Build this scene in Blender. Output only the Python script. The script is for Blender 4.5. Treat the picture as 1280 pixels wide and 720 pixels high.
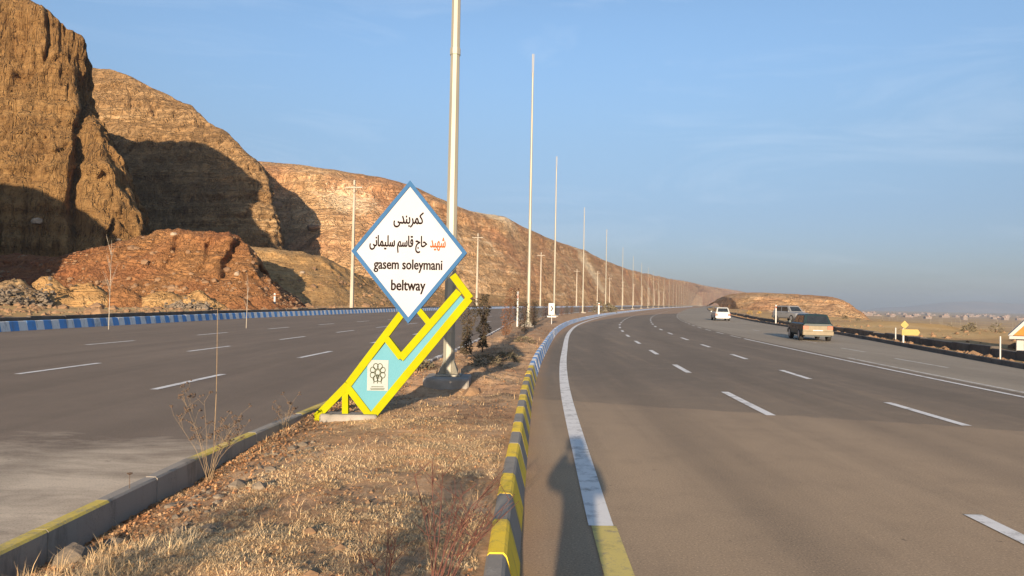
import bpy, bmesh, math, random
import numpy as np
from mathutils import Vector, Matrix
from math import radians, sin, cos, pi

for o in list(bpy.data.objects): bpy.data.objects.remove(o)
SC = bpy.context.scene
COL = SC.collection
random.seed(7)
RNG = np.random.default_rng(11)

# ------------------------------------------------------------------ camera
F_PX, CAM_H = 924.0, 1.70
ROLL = math.atan(0.0192)
PITCH = math.atan(16.5 / F_PX)
cam = bpy.data.cameras.new('camera')
cam.sensor_width = 36.0
cam.lens = 36.0 * F_PX / 1280.0
cam.clip_start = 0.02
cam.clip_end = 40000
CAM = bpy.data.objects.new('camera', cam)
COL.objects.link(CAM)
_fw = Vector((0, cos(PITCH), sin(PITCH)))
_r0 = Vector((1, 0, 0)); _u0 = _r0.cross(_fw)
_R = _r0 * cos(ROLL) + _u0 * sin(ROLL); _U = -_r0 * sin(ROLL) + _u0 * cos(ROLL)
CAM.matrix_world = Matrix(((_R.x, _U.x, -_fw.x, 0), (_R.y, _U.y, -_fw.y, 0), (_R.z, _U.z, -_fw.z, CAM_H), (0, 0, 0, 1)))
SC.camera = CAM

# ------------------------------------------------------------------ sky, sun, exposure
SUN_EL, SUN_AZ = radians(10.4), radians(185.0)      # azimuth clockwise from +Y, towards the sun
W = bpy.data.worlds.new('World'); SC.world = W; W.use_nodes = True
nt = W.node_tree
bg = nt.nodes['Background']
sky = nt.nodes.new('ShaderNodeTexSky'); sky.sky_type = 'NISHITA'; sky.sun_disc = False
sky.sun_elevation = SUN_EL; sky.sun_rotation = SUN_AZ
sky.altitude = 1300; sky.air_density = 1.0; sky.dust_density = 2.0; sky.ozone_density = 2.0
# smog low in the air dims the sky towards the horizon, all the way round
_tc = nt.nodes.new('ShaderNodeTexCoord'); _sx = nt.nodes.new('ShaderNodeSeparateXYZ'); _rp = nt.nodes.new('ShaderNodeValToRGB'); _mx = nt.nodes.new('ShaderNodeMix')
_mx.data_type = 'RGBA'; _mx.blend_type = 'MULTIPLY'; _mx.inputs[0].default_value = 1.0
nt.links.new(_tc.outputs['Generated'], _sx.inputs[0]); nt.links.new(_sx.outputs[2], _rp.inputs[0])
_cr = _rp.color_ramp
_cr.elements[0].position = 0.0; _cr.elements[0].color = (.35, .35, .50, 1)
_cr.elements[1].position = .36; _cr.elements[1].color = (1, 1, 1, 1)
for _p, _c in ((.12, (.52, .50, .57, 1)), (.21, (.76, .71, .70, 1)), (.29, (.93, .91, .91, 1))):
    _e = _cr.elements.new(_p); _e.color = _c
_cr.interpolation = 'B_SPLINE'
nt.links.new(sky.outputs[0], _mx.inputs[6]); nt.links.new(_rp.outputs[0], _mx.inputs[7])
_mp = nt.nodes.new('ShaderNodeMapping'); _mp.inputs['Scale'].default_value = (1.2, 1.2, 7.0); nt.links.new(_tc.outputs['Generated'], _mp.inputs[0])
_cn = nt.nodes.new('ShaderNodeTexNoise'); _cn.inputs['Scale'].default_value = 2.2; _cn.inputs['Detail'].default_value = 7; _cn.inputs['Roughness'].default_value = .62; _cn.inputs['Distortion'].default_value = .8
nt.links.new(_mp.outputs[0], _cn.inputs['Vector'])
_c2 = nt.nodes.new('ShaderNodeValToRGB'); _c2.color_ramp.elements[0].position = .50; _c2.color_ramp.elements[0].color = (0, 0, 0, 1); _c2.color_ramp.elements[1].position = .80; _c2.color_ramp.elements[1].color = (.20, .20, .20, 1)
nt.links.new(_cn.outputs['Fac'], _c2.inputs[0])
_mc = nt.nodes.new('ShaderNodeMix'); _mc.data_type = 'RGBA'; _mc.inputs[7].default_value = (4.2, 4.6, 5.2, 1)
nt.links.new(_c2.outputs[0], _mc.inputs[0]); nt.links.new(_mx.outputs[2], _mc.inputs[6])
nt.links.new(_mc.outputs[2], bg.inputs[0]); bg.inputs[1].default_value = 0.112
sl = bpy.data.lights.new('sun', 'SUN'); sl.energy = 5.0; sl.angle = radians(0.55); sl.color = (1.0, 0.80, 0.58)
SUN = bpy.data.objects.new('sun', sl); COL.objects.link(SUN)
_sd = Vector((sin(SUN_AZ) * cos(SUN_EL), cos(SUN_AZ) * cos(SUN_EL), sin(SUN_EL)))
SUN.rotation_euler = _sd.to_track_quat('Z', 'Y').to_euler()
SUN.location = (-8, -60, 40)
SC.view_settings.view_transform = 'Standard'
SC.view_settings.look = 'None'
SC.view_settings.gamma = 1.0
SC.view_settings.exposure = 0.98
SC.cycles.max_bounces = 6
SC.cycles.volume_bounces = 0

# ------------------------------------------------------------------ helpers
def tag(o, label=None, cat=None, group=None, kind=None):
    if label: o['label'] = label
    if cat: o['category'] = cat
    if group: o['group'] = group
    if kind: o['kind'] = kind
    return o

def link(name, me, mat=None, parent=None, loc=None):
    o = bpy.data.objects.new(name, me); COL.objects.link(o)
    if mat is not None and me is not None and len(me.materials) == 0: me.materials.append(mat)
    if parent is not None: o.parent = parent
    if loc is not None: o.location = loc
    return o

def empty(name, loc=(0, 0, 0), rz=0.0, label=None, cat=None, group=None, kind=None):
    o = bpy.data.objects.new(name, None); COL.objects.link(o)
    o.empty_display_size = 0.2
    o.location = loc; o.rotation_euler = (0, 0, rz)
    return tag(o, label, cat, group, kind)

def copy_tree(o, parent=None):
    c = o.copy(); COL.objects.link(c)
    if parent is not None: c.parent = parent
    for ch in o.children: copy_tree(ch, c)
    return c

def np_mesh(name, V, Q, smooth=True):
    """mesh from numpy verts and an (n,3) or (n,4) face array"""
    me = bpy.data.meshes.new(name)
    V = np.asarray(V, np.float32); Q = np.asarray(Q, np.int32)
    k = Q.shape[1]
    me.vertices.add(len(V)); me.vertices.foreach_set('co', V.ravel())
    me.loops.add(Q.size); me.loops.foreach_set('vertex_index', Q.ravel())
    me.polygons.add(len(Q))
    me.polygons.foreach_set('loop_start', np.arange(0, Q.size, k, dtype=np.int32))
    me.polygons.foreach_set('loop_total', np.full(len(Q), k, np.int32))
    me.polygons.foreach_set('use_smooth', np.full(len(Q), smooth, bool))
    me.update(calc_edges=True); me.validate()
    return me

def grid_faces(n, m):
    i = np.arange(n - 1)[:, None] * m + np.arange(m - 1)[None, :]
    return np.stack([i, i + m, i + m + 1, i + 1], -1).reshape(-1, 4)

class MB:
    """collects simple shapes into one mesh"""
    def __init__(s): s.v = []; s.f = []
    def add(s, vs, fs):
        b = len(s.v); s.v += [tuple(v) for v in vs]; s.f += [tuple(i + b for i in f) for f in fs]; return s
    def box(s, c, d, rot=None, taper=1.0):
        vs = []
        for z in (-.5, .5):
            k = taper if z > 0 else 1.0
            for x, y in ((-.5, -.5), (.5, -.5), (.5, .5), (-.5, .5)):
                p = Vector((x * d[0] * k, y * d[1] * k, z * d[2]))
                if rot is not None: p = rot @ p
                vs.append((p.x + c[0], p.y + c[1], p.z + c[2]))
        return s.add(vs, [(3, 2, 1, 0), (4, 5, 6, 7), (0, 1, 5, 4), (1, 2, 6, 5), (2, 3, 7, 6), (3, 0, 4, 7)])
    def bevel_box(s, c, d, b):
        """box with chamfered vertical and top edges"""
        x, y, z = d[0] / 2, d[1] / 2, d[2] / 2
        def ring(ix, zz): return [(-x + ix + b, -y + ix, zz), (x - ix - b, -y + ix, zz), (x - ix, -y + ix + b, zz), (x - ix, y - ix - b, zz), (x - ix - b, y - ix, zz), (-x + ix + b, y - ix, zz), (-x + ix, y - ix - b, zz), (-x + ix, -y + ix + b, zz)]
        vs = ring(0, -z) + ring(0, z - b) + ring(b * .7, z)
        vs = [(p[0] + c[0], p[1] + c[1], p[2] + c[2]) for p in vs]
        fs = [tuple(range(7, -1, -1)), tuple(range(16, 24))]
        for r in (0, 8):
            for i in range(8): fs.append((r + i, r + (i + 1) % 8, r + 8 + (i + 1) % 8, r + 8 + i))
        return s.add(vs, fs)
    def tube(s, pts, rad, n=6, cap=True, rot0=0.0):
        pts = [Vector(p) for p in pts]
        if not hasattr(rad, '__len__'): rad = [rad] * len(pts)
        vs = []
        ref = None
        for i, p in enumerate(pts):
            t = (pts[min(i + 1, len(pts) - 1)] - pts[max(i - 1, 0)])
            if t.length < 1e-9: t = Vector((0, 0, 1))
            t.normalize()
            if ref is None:
                ref = Vector((1, 0, 0)) if abs(t.x) < .9 else Vector((0, 1, 0))
            a = (ref - t * ref.dot(t)).normalized(); b = t.cross(a); ref = a
            for k in range(n):
                th = 2 * pi * k / n + rot0
                q = p + (a * cos(th) + b * sin(th)) * rad[i]
                vs.append((q.x, q.y, q.z))
        fs = []
        for i in range(len(pts) - 1):
            for k in range(n):
                fs.append((i * n + k, i * n + (k + 1) % n, (i + 1) * n + (k + 1) % n, (i + 1) * n + k))
        if cap:
            fs.append(tuple(range(n - 1, -1, -1))); e = (len(pts) - 1) * n; fs.append(tuple(range(e, e + n)))
        return s.add(vs, fs)
    def prism(s, poly, y0, y1):
        """polygon given in x,z (counter-clockwise seen from -y) extruded along y"""
        n = len(poly)
        vs = [(p[0], y0, p[1]) for p in poly] + [(p[0], y1, p[1]) for p in poly]
        fs = [tuple(range(n)), tuple(range(2 * n - 1, n - 1, -1))]
        for i in range(n): fs.append((i, i + n, (i + 1) % n + n, (i + 1) % n))
        return s.add(vs, fs)
    def quad(s, a, b, c, d): return s.add([a, b, c, d], [(0, 1, 2, 3)])
    def mesh(s, name='mesh', smooth=False):
        me = bpy.data.meshes.new(name); me.from_pydata(s.v, [], s.f)
        if smooth: me.polygons.foreach_set('use_smooth', np.ones(len(me.polygons), bool))
        me.update(); return me
    def build(s, name, mat, parent=None, loc=None, smooth=False):
        return link(name, s.mesh(name, smooth), mat, parent, loc)

# gradient noise --------------------------------------------------------------
_G = RNG.normal(size=(65536, 3)).astype(np.float32); _G /= np.linalg.norm(_G, axis=1)[:, None]
def pnoise(P):
    P = np.asarray(P, np.float64)
    I = np.floor(P).astype(np.int64); f = (P - I).astype(np.float32)
    u = f * f * f * (f * (f * 6 - 15) + 10)
    out = np.zeros(len(P), np.float32)
    for dx in (0, 1):
        for dy in (0, 1):
            for dz in (0, 1):
                h = ((I[:, 0] + dx) * 73856093 ^ (I[:, 1] + dy) * 19349663 ^ (I[:, 2] + dz) * 83492791)
                h = (h ^ (h >> 13)) & 65535
                g = _G[h]
                d = g[:, 0] * (f[:, 0] - dx) + g[:, 1] * (f[:, 1] - dy) + g[:, 2] * (f[:, 2] - dz)
                w = (u[:, 0] if dx else 1 - u[:, 0]) * (u[:, 1] if dy else 1 - u[:, 1]) * (u[:, 2] if dz else 1 - u[:, 2])
                out += d * w
    return out * 1.6
def fbm(P, oct=4, gain=.5, lac=2.1):
    P = np.asarray(P, np.float64); a = 1.0; s = np.zeros(len(P), np.float32); t = 0
    for k in range(oct):
        s += a * pnoise(P * lac ** k + 17.3 * k); t += a; a *= gain
    return s / t * 1.3
def ridged(P, oct=4, gain=.55, lac=2.1):
    P = np.asarray(P, np.float64); a = 1.0; s = np.zeros(len(P), np.float32); t = 0
    for k in range(oct):
        s += a * (1 - np.abs(pnoise(P * lac ** k + 31.7 * k)) * 2); t += a; a *= gain
    return s / t

# pixel of the photograph -> point at forward distance Y
def at(px, py, Y):
    d = _fw * F_PX + _R * (px - 640) + _U * (360 - py)
    return Vector((d.x / d.y * Y, Y, CAM_H + d.z / d.y * Y))

# ------------------------------------------------------------------ plan of the road
def curve(keys):
    k = np.array(keys, float); x, y = k[:, 0], k[:, 1]
    h = np.diff(x); d = np.diff(y) / h
    m = np.zeros(len(x)); m[0] = d[0]; m[-1] = d[-1]
    m[1:-1] = (d[:-1] * h[1:] + d[1:] * h[:-1]) / (h[1:] + h[:-1])
    def fn(q):
        q = np.asarray(q, float); qq = np.clip(q, x[0], x[-1])
        i = np.clip(np.searchsorted(x, qq) - 1, 0, len(x) - 2); t = (qq - x[i]) / h[i]
        r = (y[i] * (1 + 2 * t) * (1 - t) ** 2 + h[i] * m[i] * t * (1 - t) ** 2 + y[i + 1] * t * t * (3 - 2 * t) + h[i] * m[i + 1] * t * t * (t - 1))
        return r + np.where(q > x[-1], (q - x[-1]) * m[-1], 0) + np.where(q < x[0], (q - x[0]) * m[0], 0)
    return fn
CR = curve([(-80, 0.0), (-20, 0.0), (0, .03), (4.6, .08), (8, .2), (14.6, .48), (20, .82), (27, 1.37), (40, 2.5), (54, 4.15), (72, 7.1), (92, 10.9), (115, 15.9), (131, 19.6), (168, 28.5), (198, 35.8), (229, 43.6), (312, 65), (381, 85), (600, 146), (875, 222), (1070, 276), (1600, 430), (2200, 610)])
XR = curve([(-80, 9), (-20, 10.5), (0, 12), (10, 13), (21.2, 14.9), (29.4, 16.7), (44.4, 20.1), (67, 23.8), (88, 27.9), (137, 39.5), (200, 54), (312, 82.5), (600, 163), (875, 238), (1070, 293), (1600, 447), (2200, 627)])
ML = curve([(-80, -3.0), (0, -3.0), (4.2, -2.98), (7.3, -2.90), (9.9, -2.70), (13, -2.45), (19, -1.98), (29.6, -1.24), (45, -.45), (56, .1), (75, 3.1), (103, 8.3), (131, 14.6), (168, 23.5), (198, 30.8), (229, 38.6), (312, 60), (381, 80), (600, 141), (1070, 271), (1600, 425), (2200, 605)])
FL = curve([(-80, -22), (0, -22), (20, -21.8), (31, -21.4), (44, -20.9), (56, -20.4), (73, -18.6), (103, -14.6), (153, -5.5), (229, 14), (381, 54), (600, 114), (1070, 243), (1600, 396), (2200, 575)])
def heading(fn, Y): return math.atan2(float(fn(Y + .5) - fn(Y - .5)), 1.0)
ROAD_END = 1600.0
def ysteps(y0, y1):
    ys = [y0]
    while ys[-1] < y1: ys.append(ys[-1] + max(.4, min(25, abs(ys[-1]) * .04)))
    ys[-1] = y1
    return np.array(ys)

# ------------------------------------------------------------------ materials
def new_mat(name):
    m = bpy.data.materials.new(name); m.use_nodes = True
    n = m.node_tree.nodes; n.clear()
    out = n.new('ShaderNodeOutputMaterial'); b = n.new('ShaderNodeBsdfPrincipled')
    m.node_tree.links.new(b.outputs[0], out.inputs[0])
    return m, m.node_tree, b
def N(t, typ, **kw):
    n = t.nodes.new(typ)
    for k, v in kw.items(): setattr(n, k, v)
    return n
def noise_node(t, vec, scale, detail=6, rough=.6, stretch=None, dist=0.0):
    if stretch is not None:
        mp = N(t, 'ShaderNodeMapping'); mp.inputs['Scale'].default_value = stretch
        t.links.new(vec, mp.inputs[0]); vec = mp.outputs[0]
    n = N(t, 'ShaderNodeTexNoise'); n.inputs['Scale'].default_value = scale; n.inputs['Detail'].default_value = detail
    n.inputs['Roughness'].default_value = rough; n.inputs['Distortion'].default_value = dist
    t.links.new(vec, n.inputs['Vector']); return n.outputs['Fac']
def ramp(t, fac, stops, interp='LINEAR'):
    r = N(t, 'ShaderNodeValToRGB'); cr = r.color_ramp; cr.interpolation = interp
    while len(cr.elements) < len(stops): cr.elements.new(.5)
    for e, (p, c) in zip(cr.elements, stops):
        e.position = p; e.color = (c[0], c[1], c[2], 1) if hasattr(c, '__len__') else (c, c, c, 1)
    t.links.new(fac, r.inputs[0]); return r.outputs[0]
def mix(t, fac, a, b, mode='MIX'):
    m = N(t, 'ShaderNodeMix', data_type='RGBA', blend_type=mode)
    if hasattr(fac, 'is_linked'): t.links.new(fac, m.inputs[0])
    else: m.inputs[0].default_value = fac
    for s, v in ((6, a), (7, b)):
        if hasattr(v, 'is_linked'): t.links.new(v, m.inputs[s])
        else: m.inputs[s].default_value = (v[0], v[1], v[2], 1)
    return m.outputs[2]
def mth(t, op, a, b=None, c=None):
    m = N(t, 'ShaderNodeMath', operation=op)
    for i, v in enumerate((a, b, c)):
        if v is None: continue
        if hasattr(v, 'is_linked'): t.links.new(v, m.inputs[i])
        else: m.inputs[i].default_value = v
    return m.outputs[0]
def bump(t, b, height, strength, dist, prev=None):
    n = N(t, 'ShaderNodeBump'); n.inputs['Strength'].default_value = strength; n.inputs['Distance'].default_value = dist
    t.links.new(height, n.inputs['Height'])
    if prev is not None: t.links.new(prev, n.inputs['Normal'])
    t.links.new(n.outputs[0], b.inputs['Normal']); return n.outputs[0]
def coord(t, world=False):
    if world: return N(t, 'ShaderNodeNewGeometry').outputs['Position']
    return N(t, 'ShaderNodeTexCoord').outputs['Object']

def simple(name, c1, c2=None, scale=8, rough=.7, bs=None, bstr=.2, bdist=.01, metal=0.0, world=False, stretch=None, lo=.35, hi=.65, spec=None):
    m, t, b = new_mat(name); v = coord(t, world)
    c2 = c2 or tuple(x * .8 for x in c1)
    f = noise_node(t, v, scale, stretch=stretch)
    t.links.new(ramp(t, f, [(lo, c1), (hi, c2)]), b.inputs['Base Color'])
    b.inputs['Roughness'].default_value = rough; b.inputs['Metallic'].default_value = metal
    if spec is not None: b.inputs['Specular IOR Level'].default_value = spec
    if bs: bump(t, b, noise_node(t, v, bs, 5, .7), bstr, bdist)
    return m

def rock(name, cols, pale, strata=.55, pale_amt=.5, bsc=.6, bdist=.5, streak=False, red=None, scars=False):
    """layered earth cliff: noisy horizontal beds, patches, grain"""
    m, t, b = new_mat(name); v = coord(t, True)
    beds = noise_node(t, v, 1.0, 5, .65, stretch=(.012, .012, strata), dist=.35)
    big = noise_node(t, v, .03, 4, .6)
    fine = noise_node(t, v, .9, 9, .75)
    vert = noise_node(t, v, 1.0, 6, .7, stretch=(.8, .8, .06), dist=.4) if streak else beds
    f = mth(t, 'ADD', mth(t, 'ADD', mth(t, 'MULTIPLY', beds, .22 if streak else .42), mth(t, 'MULTIPLY', vert, .26 if streak else 0.0)), mth(t, 'MULTIPLY', fine, .52 if streak else .58))
    c = ramp(t, f, [(.30, cols[0]), (.44, cols[1]), (.54, cols[2]), (.66, cols[3])])
    pm = ramp(t, beds, [(.60, 0.0), (.70, 1.0)])
    pm2 = mth(t, 'MULTIPLY', mth(t, 'MULTIPLY', pm, fine), pale_amt)
    c = mix(t, pm2, c, pale)
    if red is not None: c = mix(t, ramp(t, big, [(.45, 0.0), (.62, .8)]), c, red)
    if streak:
        st = noise_node(t, v, 1.0, 6, .65, stretch=(.45, .45, .035), dist=.3)
        c = mix(t, ramp(t, st, [(.34, .55), (.5, 0.0)]), c, tuple(x * .5 for x in cols[0]))
    sp = noise_node(t, v, 2.2, 4, .7, stretch=(1, 1, .35) if streak else None)
    c = mix(t, ramp(t, sp, [(.36, .55), (.46, 0.0)]), c, tuple(x * .45 for x in cols[0]))
    if scars:
        gl = noise_node(t, v, 1.0, 5, .7, stretch=(.10, .10, .012), dist=1.2)
        c = mix(t, ramp(t, gl, [(.36, .6), (.47, 0.0)]), c, tuple(x * .7 for x in cols[0]))  # gully lines darkened in the colour, standing in for weak relief shade
        c = mix(t, ramp(t, gl, [(.58, 0.0), (.70, .45)]), c, pale)
        for (q, rad) in ((at(738, 338, 520), 24), (at(612, 270, 362), 17), (at(575, 262, 342), 10), (at(440, 235, 262), 12)):
            d = N(t, 'ShaderNodeVectorMath', operation='DISTANCE'); t.links.new(v, d.inputs[0]); d.inputs[1].default_value = q
            w = mth(t, 'ADD', mth(t, 'DIVIDE', d.outputs['Value'], rad), mth(t, 'MULTIPLY', mth(t, 'SUBTRACT', fine, .5), 3.0))
            c = mix(t, ramp(t, w, [(.55, .65), (1.0, 0.0)]), c, pale)
    t.links.new(c, b.inputs['Base Color']); b.inputs['Roughness'].default_value = .95
    b.inputs['Specular IOR Level'].default_value = .15
    h = mth(t, 'ADD', noise_node(t, v, bsc, 9, .75, dist=.4), mth(t, 'MULTIPLY', beds, .35 if streak else .7))
    def crack(n_, w_): return ramp(t, mth(t, 'ABSOLUTE', mth(t, 'SUBTRACT', n_, .5)), [(0.0, 0.0), (w_, 1.0)])
    if streak:
        h = mth(t, 'ADD', h, mth(t, 'MULTIPLY', noise_node(t, v, 1.0, 7, .7, stretch=(1.3, 1.3, .14)), 1.2))
        h = mth(t, 'ADD', h, mth(t, 'MULTIPLY', crack(noise_node(t, v, 1.0, 3, .6, stretch=(.55, .55, .045), dist=.3), .035), 1.0))
        h = mth(t, 'ADD', h, mth(t, 'MULTIPLY', crack(noise_node(t, v, 1.0, 3, .6, stretch=(.10, .10, .42), dist=.8), .022), .22))
    else:
        h = mth(t, 'ADD', h, mth(t, 'MULTIPLY', crack(noise_node(t, v, bsc * .6, 4, .65, stretch=(1, 1, .5), dist=.5), .04), .55))
        h = mth(t, 'ADD', h, mth(t, 'MULTIPLY', crack(noise_node(t, v, 1.0, 4, .6, stretch=(.05, .05, strata * .8), dist=.4), .03), .5))
    bump(t, b, h, .9, bdist)
    return m

M = {}
M['cliff_ochre'] = rock('cliff_ochre', [(0.156, 0.084, 0.032), (0.284, 0.156, 0.058), (0.376, 0.218, 0.084), (0.483, 0.292, 0.120)], (0.540, 0.367, 0.168), .5, .35, .8, 1.3, streak=True)
M['cliff_brown'] = rock('cliff_brown', [(0.180, 0.099, 0.044), (0.315, 0.185, 0.081), (0.420, 0.256, 0.117), (0.555, 0.362, 0.182)], (0.750, 0.554, 0.312), .55, .9, .5, 1.7)
M['cliff_orange'] = rock('cliff_orange', [(0.309, 0.169, 0.076), (0.537, 0.321, 0.151), (0.684, 0.433, 0.219), (0.847, 0.594, 0.333)], (1.076, 0.870, 0.563), .42, 1.0, .35, 1.9, red=(0.537, 0.264, 0.129), scars=True)
M['earth_red'] = rock('earth_red', [(0.135, 0.050, 0.026), (0.277, 0.100, 0.046), (0.365, 0.144, 0.062), (0.432, 0.206, 0.096)], (0.486, 0.288, 0.132), .3, .3, 1.6, .8, red=(0.405, 0.213, 0.084))
M['earth_ochre'] = rock('earth_ochre', [(0.210, 0.115, 0.048), (0.350, 0.203, 0.081), (0.434, 0.263, 0.110), (0.518, 0.338, 0.156)], (0.588, 0.419, 0.225), .5, .4, 1.0, .3)
M['spoil_dark'] = rock('spoil_dark', [(.10, .07, .05), (.20, .14, .085), (.36, .24, .12), (.45, .31, .16)], (.5, .42, .3), .4, .4, 1.6, .25)

def ground_mat():
    m, t, b = new_mat('dry_earth'); v = coord(t, True)
    f1 = noise_node(t, v, .05, 6, .6); f2 = noise_node(t, v, 1.5, 9, .75)
    f = mth(t, 'ADD', mth(t, 'MULTIPLY', f1, .6), mth(t, 'MULTIPLY', f2, .4))
    c = ramp(t, f, [(.36, (.36, .21, .08)), (.47, (.52, .325, .13)), (.55, (.62, .41, .18)), (.66, (.68, .48, .24))])
    far = noise_node(t, v, .012, 5, .65, stretch=(1, 3, 1))
    c = mix(t, ramp(t, far, [(.46, 0.0), (.6, .75)]), c, (.42, .25, .13))
    t.links.new(c, b.inputs['Base Color']); b.inputs['Roughness'].default_value = .95
    b.inputs['Specular IOR Level'].default_value = .1
    bump(t, b, noise_node(t, v, 3, 8, .75), .7, .06)
    return m
M['ground'] = ground_mat()

def soil_mat():
    m, t, b = new_mat('median_soil'); v = coord(t, True)
    f1 = noise_node(t, v, .9, 6, .65); f2 = noise_node(t, v, 14, 9, .75)
    f = mth(t, 'ADD', mth(t, 'MULTIPLY', f1, .5), mth(t, 'MULTIPLY', f2, .5))
    c = ramp(t, f, [(.34, (.19, .115, .065)), (.46, (.42, .26, .145)), (.55, (.55, .36, .21)), (.68, (.66, .46, .28))])
    redm = noise_node(t, v, .5, 4, .6)
    c = mix(t, ramp(t, redm, [(.5, 0.0), (.66, .55)]), c, (.48, .25, .13))
    t.links.new(c, b.inputs['Base Color']); b.inputs['Roughness'].default_value = .95
    b.inputs['Specular IOR Level'].default_value = .1
    bump(t, b, noise_node(t, v, 22, 8, .8), .8, .02)
    return m
M['soil'] = soil_mat()

def asphalt(name, near, far, dust, seam=None, lane=3.3, dusty=None):
    m, t, b = new_mat(name); v = coord(t, True)
    sx = N(t, 'ShaderNodeSeparateXYZ'); t.links.new(v, sx.inputs[0]); X, Y = sx.outputs[0], sx.outputs[1]
    patch = noise_node(t, v, .22, 6, .65, stretch=(1, .35, 1))
    c = ramp(t, patch, [(.33, tuple(x * .86 for x in far)), (.65, tuple(x * 1.14 for x in far))])
    if seam is not None:
        # older, browner surface on the near side of a paving joint: Y < a + b*X
        wob = mth(t, 'MULTIPLY', noise_node(t, v, 2.5, 3, .6), .5)
        lim = mth(t, 'ADD', mth(t, 'MULTIPLY', X, seam[1]), seam[0])
        dlt = mth(t, 'SUBTRACT', mth(t, 'ADD', lim, wob), Y)
        old = mth(t, 'ADD', ramp(t, mth(t, 'ADD', mth(t, 'MULTIPLY', dlt, 2.5), .5), [(.3, 0.0), (.7, .42)]), ramp(t, mth(t, 'ADD', mth(t, 'MULTIPLY', dlt, .07), .5), [(.15, 0.0), (.9, .58)]))
        cn = ramp(t, patch, [(.33, tuple(x * .88 for x in near)), (.65, tuple(x * 1.12 for x in near))])
        c = mix(t, old, c, cn)
    # long streaks along the lanes (tyre tracks, oil)
    st = noise_node(t, v, 1.0, 4, .55, stretch=(1.1, .035, 1))
    c = mix(t, ramp(t, st, [(.34, .26), (.50, 0.0)]), c, tuple(x * .66 for x in far))
    st2 = noise_node(t, v, 1.0, 5, .6, stretch=(1.8, .10, 1))
    c = mix(t, ramp(t, st2, [(.52, 0.0), (.70, .12)]), c, tuple(x * 1.5 for x in near))
    if dusty is not None:
        dm = noise_node(t, v, .55, 6, .7, stretch=(.6, 1.2, 1), dist=.5)
        dx = mth(t, 'DIVIDE', mth(t, 'SUBTRACT', X, dusty[0]), dusty[2]); dy = mth(t, 'DIVIDE', mth(t, 'SUBTRACT', Y, dusty[1]), dusty[3])
        r2 = mth(t, 'ADD', mth(t, 'MULTIPLY', dx, dx), mth(t, 'MULTIPLY', dy, dy))
        dm2 = noise_node(t, v, 1.9, 7, .75, stretch=(.5, 1.6, 1), dist=.6)
        fac = mth(t, 'SUBTRACT', mth(t, 'ADD', mth(t, 'ADD', mth(t, 'MULTIPLY', dm, 1.4), mth(t, 'MULTIPLY', dm2, .7)), -.02), mth(t, 'MULTIPLY', r2, .45))
        c = mix(t, ramp(t, fac, [(.55, 0.0), (1.05, .85)]), c, dust)
    mot = noise_node(t, v, 1.6, 7, .7)
    c = mix(t, ramp(t, mot, [(.36, .14), (.50, 0.0)]), c, tuple(x * .7 for x in far))
    c = mix(t, ramp(t, mot, [(.52, 0.0), (.68, .12)]), c, tuple(x * 1.25 for x in near))
    # darker drip line down the middle of each lane
    uu = mth(t, 'SUBTRACT', X, mth(t, 'MULTIPLY', mth(t, 'MULTIPLY', Y, Y), .0016))
    for c0 in ((2.1, 5.1, 8.0) if seam is not None else (-4.9, -8.8, -12.9)):
        dd = mth(t, 'DIVIDE', mth(t, 'SUBTRACT', uu, c0), .42)
        w = mth(t, 'MULTIPLY', mth(t, 'POWER', 2.718, mth(t, 'MULTIPLY', mth(t, 'MULTIPLY', dd, dd), -1.0)), mth(t, 'MULTIPLY', patch, .55))
        c = mix(t, w, c, tuple(x * .62 for x in far))
    if seam is not None:
        kd = mth(t, 'ADD', uu, mth(t, 'MULTIPLY', mth(t, 'SUBTRACT', mot, .5), .5))
        c = mix(t, ramp(t, kd, [(.06, .75), (.42, 0.0)]), c, (.40, .25, .145))
    # aggregate
    sp = noise_node(t, v, 62, 4, .8)
    c = mix(t, ramp(t, sp, [(.32, .75), (.46, 0.0)]), c, tuple(x * .45 for x in far))
    c = mix(t, ramp(t, sp, [(.56, 0.0), (.70, .6)]), c, tuple(min(1, x * 2.3) for x in near))
    pb = noise_node(t, v, 7, 3, .6)
    c = mix(t, ramp(t, pb, [(.70, 0.0), (.74, .5)]), c, tuple(x * .4 for x in far))
    t.links.new(c, b.inputs['Base Color']); b.inputs['Roughness'].default_value = .9
    b.inputs['Specular IOR Level'].default_value = .25
    bump(t, b, noise_node(t, v, 80, 5, .8), .55, .008)
    return m
M['road_right'] = asphalt('asphalt_right', (.41, .295, .186), (.185, .147, .108), (.45, .38, .29), seam=(12.9, -.36))
M['road_left'] = asphalt('asphalt_left', (.28, .21, .15), (.205, .158, .116), (.74, .61, .45), dusty=(-5.6, 6.3, 5.5, 2.4))
M['shoulder'] = asphalt('asphalt_shoulder', (.36, .30, .225), (.31, .26, .195), (.5, .42, .32))

def paint(name, col, under, wear=.42, scale=6, drip=False):
    m, t, b = new_mat(name); v = coord(t, True)
    f = noise_node(t, v, scale, 8, .75, stretch=(1, 1, .22) if drip else None); g = noise_node(t, v, 70, 3, .7)
    ff = mth(t, 'ADD', mth(t, 'MULTIPLY', f, .7), mth(t, 'MULTIPLY', g, .3))
    c = ramp(t, ff, [(wear - .08, under), (wear + .04, tuple(.85 * x + .15 * u for x, u in zip(col, under))), (.7, col)])
    dk = noise_node(t, v, 3.0, 7, .75, stretch=(1, 1, .3) if drip else None)
    c = mix(t, ramp(t, dk, [(.36, .55), (.50, 0.0)]), c, tuple(x * .45 for x in under))
    t.links.new(c, b.inputs['Base Color']); b.inputs['Roughness'].default_value = .85
    if drip: bump(t, b, noise_node(t, v, 30, 6, .75), .5, .006)
    return m
M['line_white'] = paint('line_white', (.80, .78, .74), (.32, .27, .22), .38)
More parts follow.
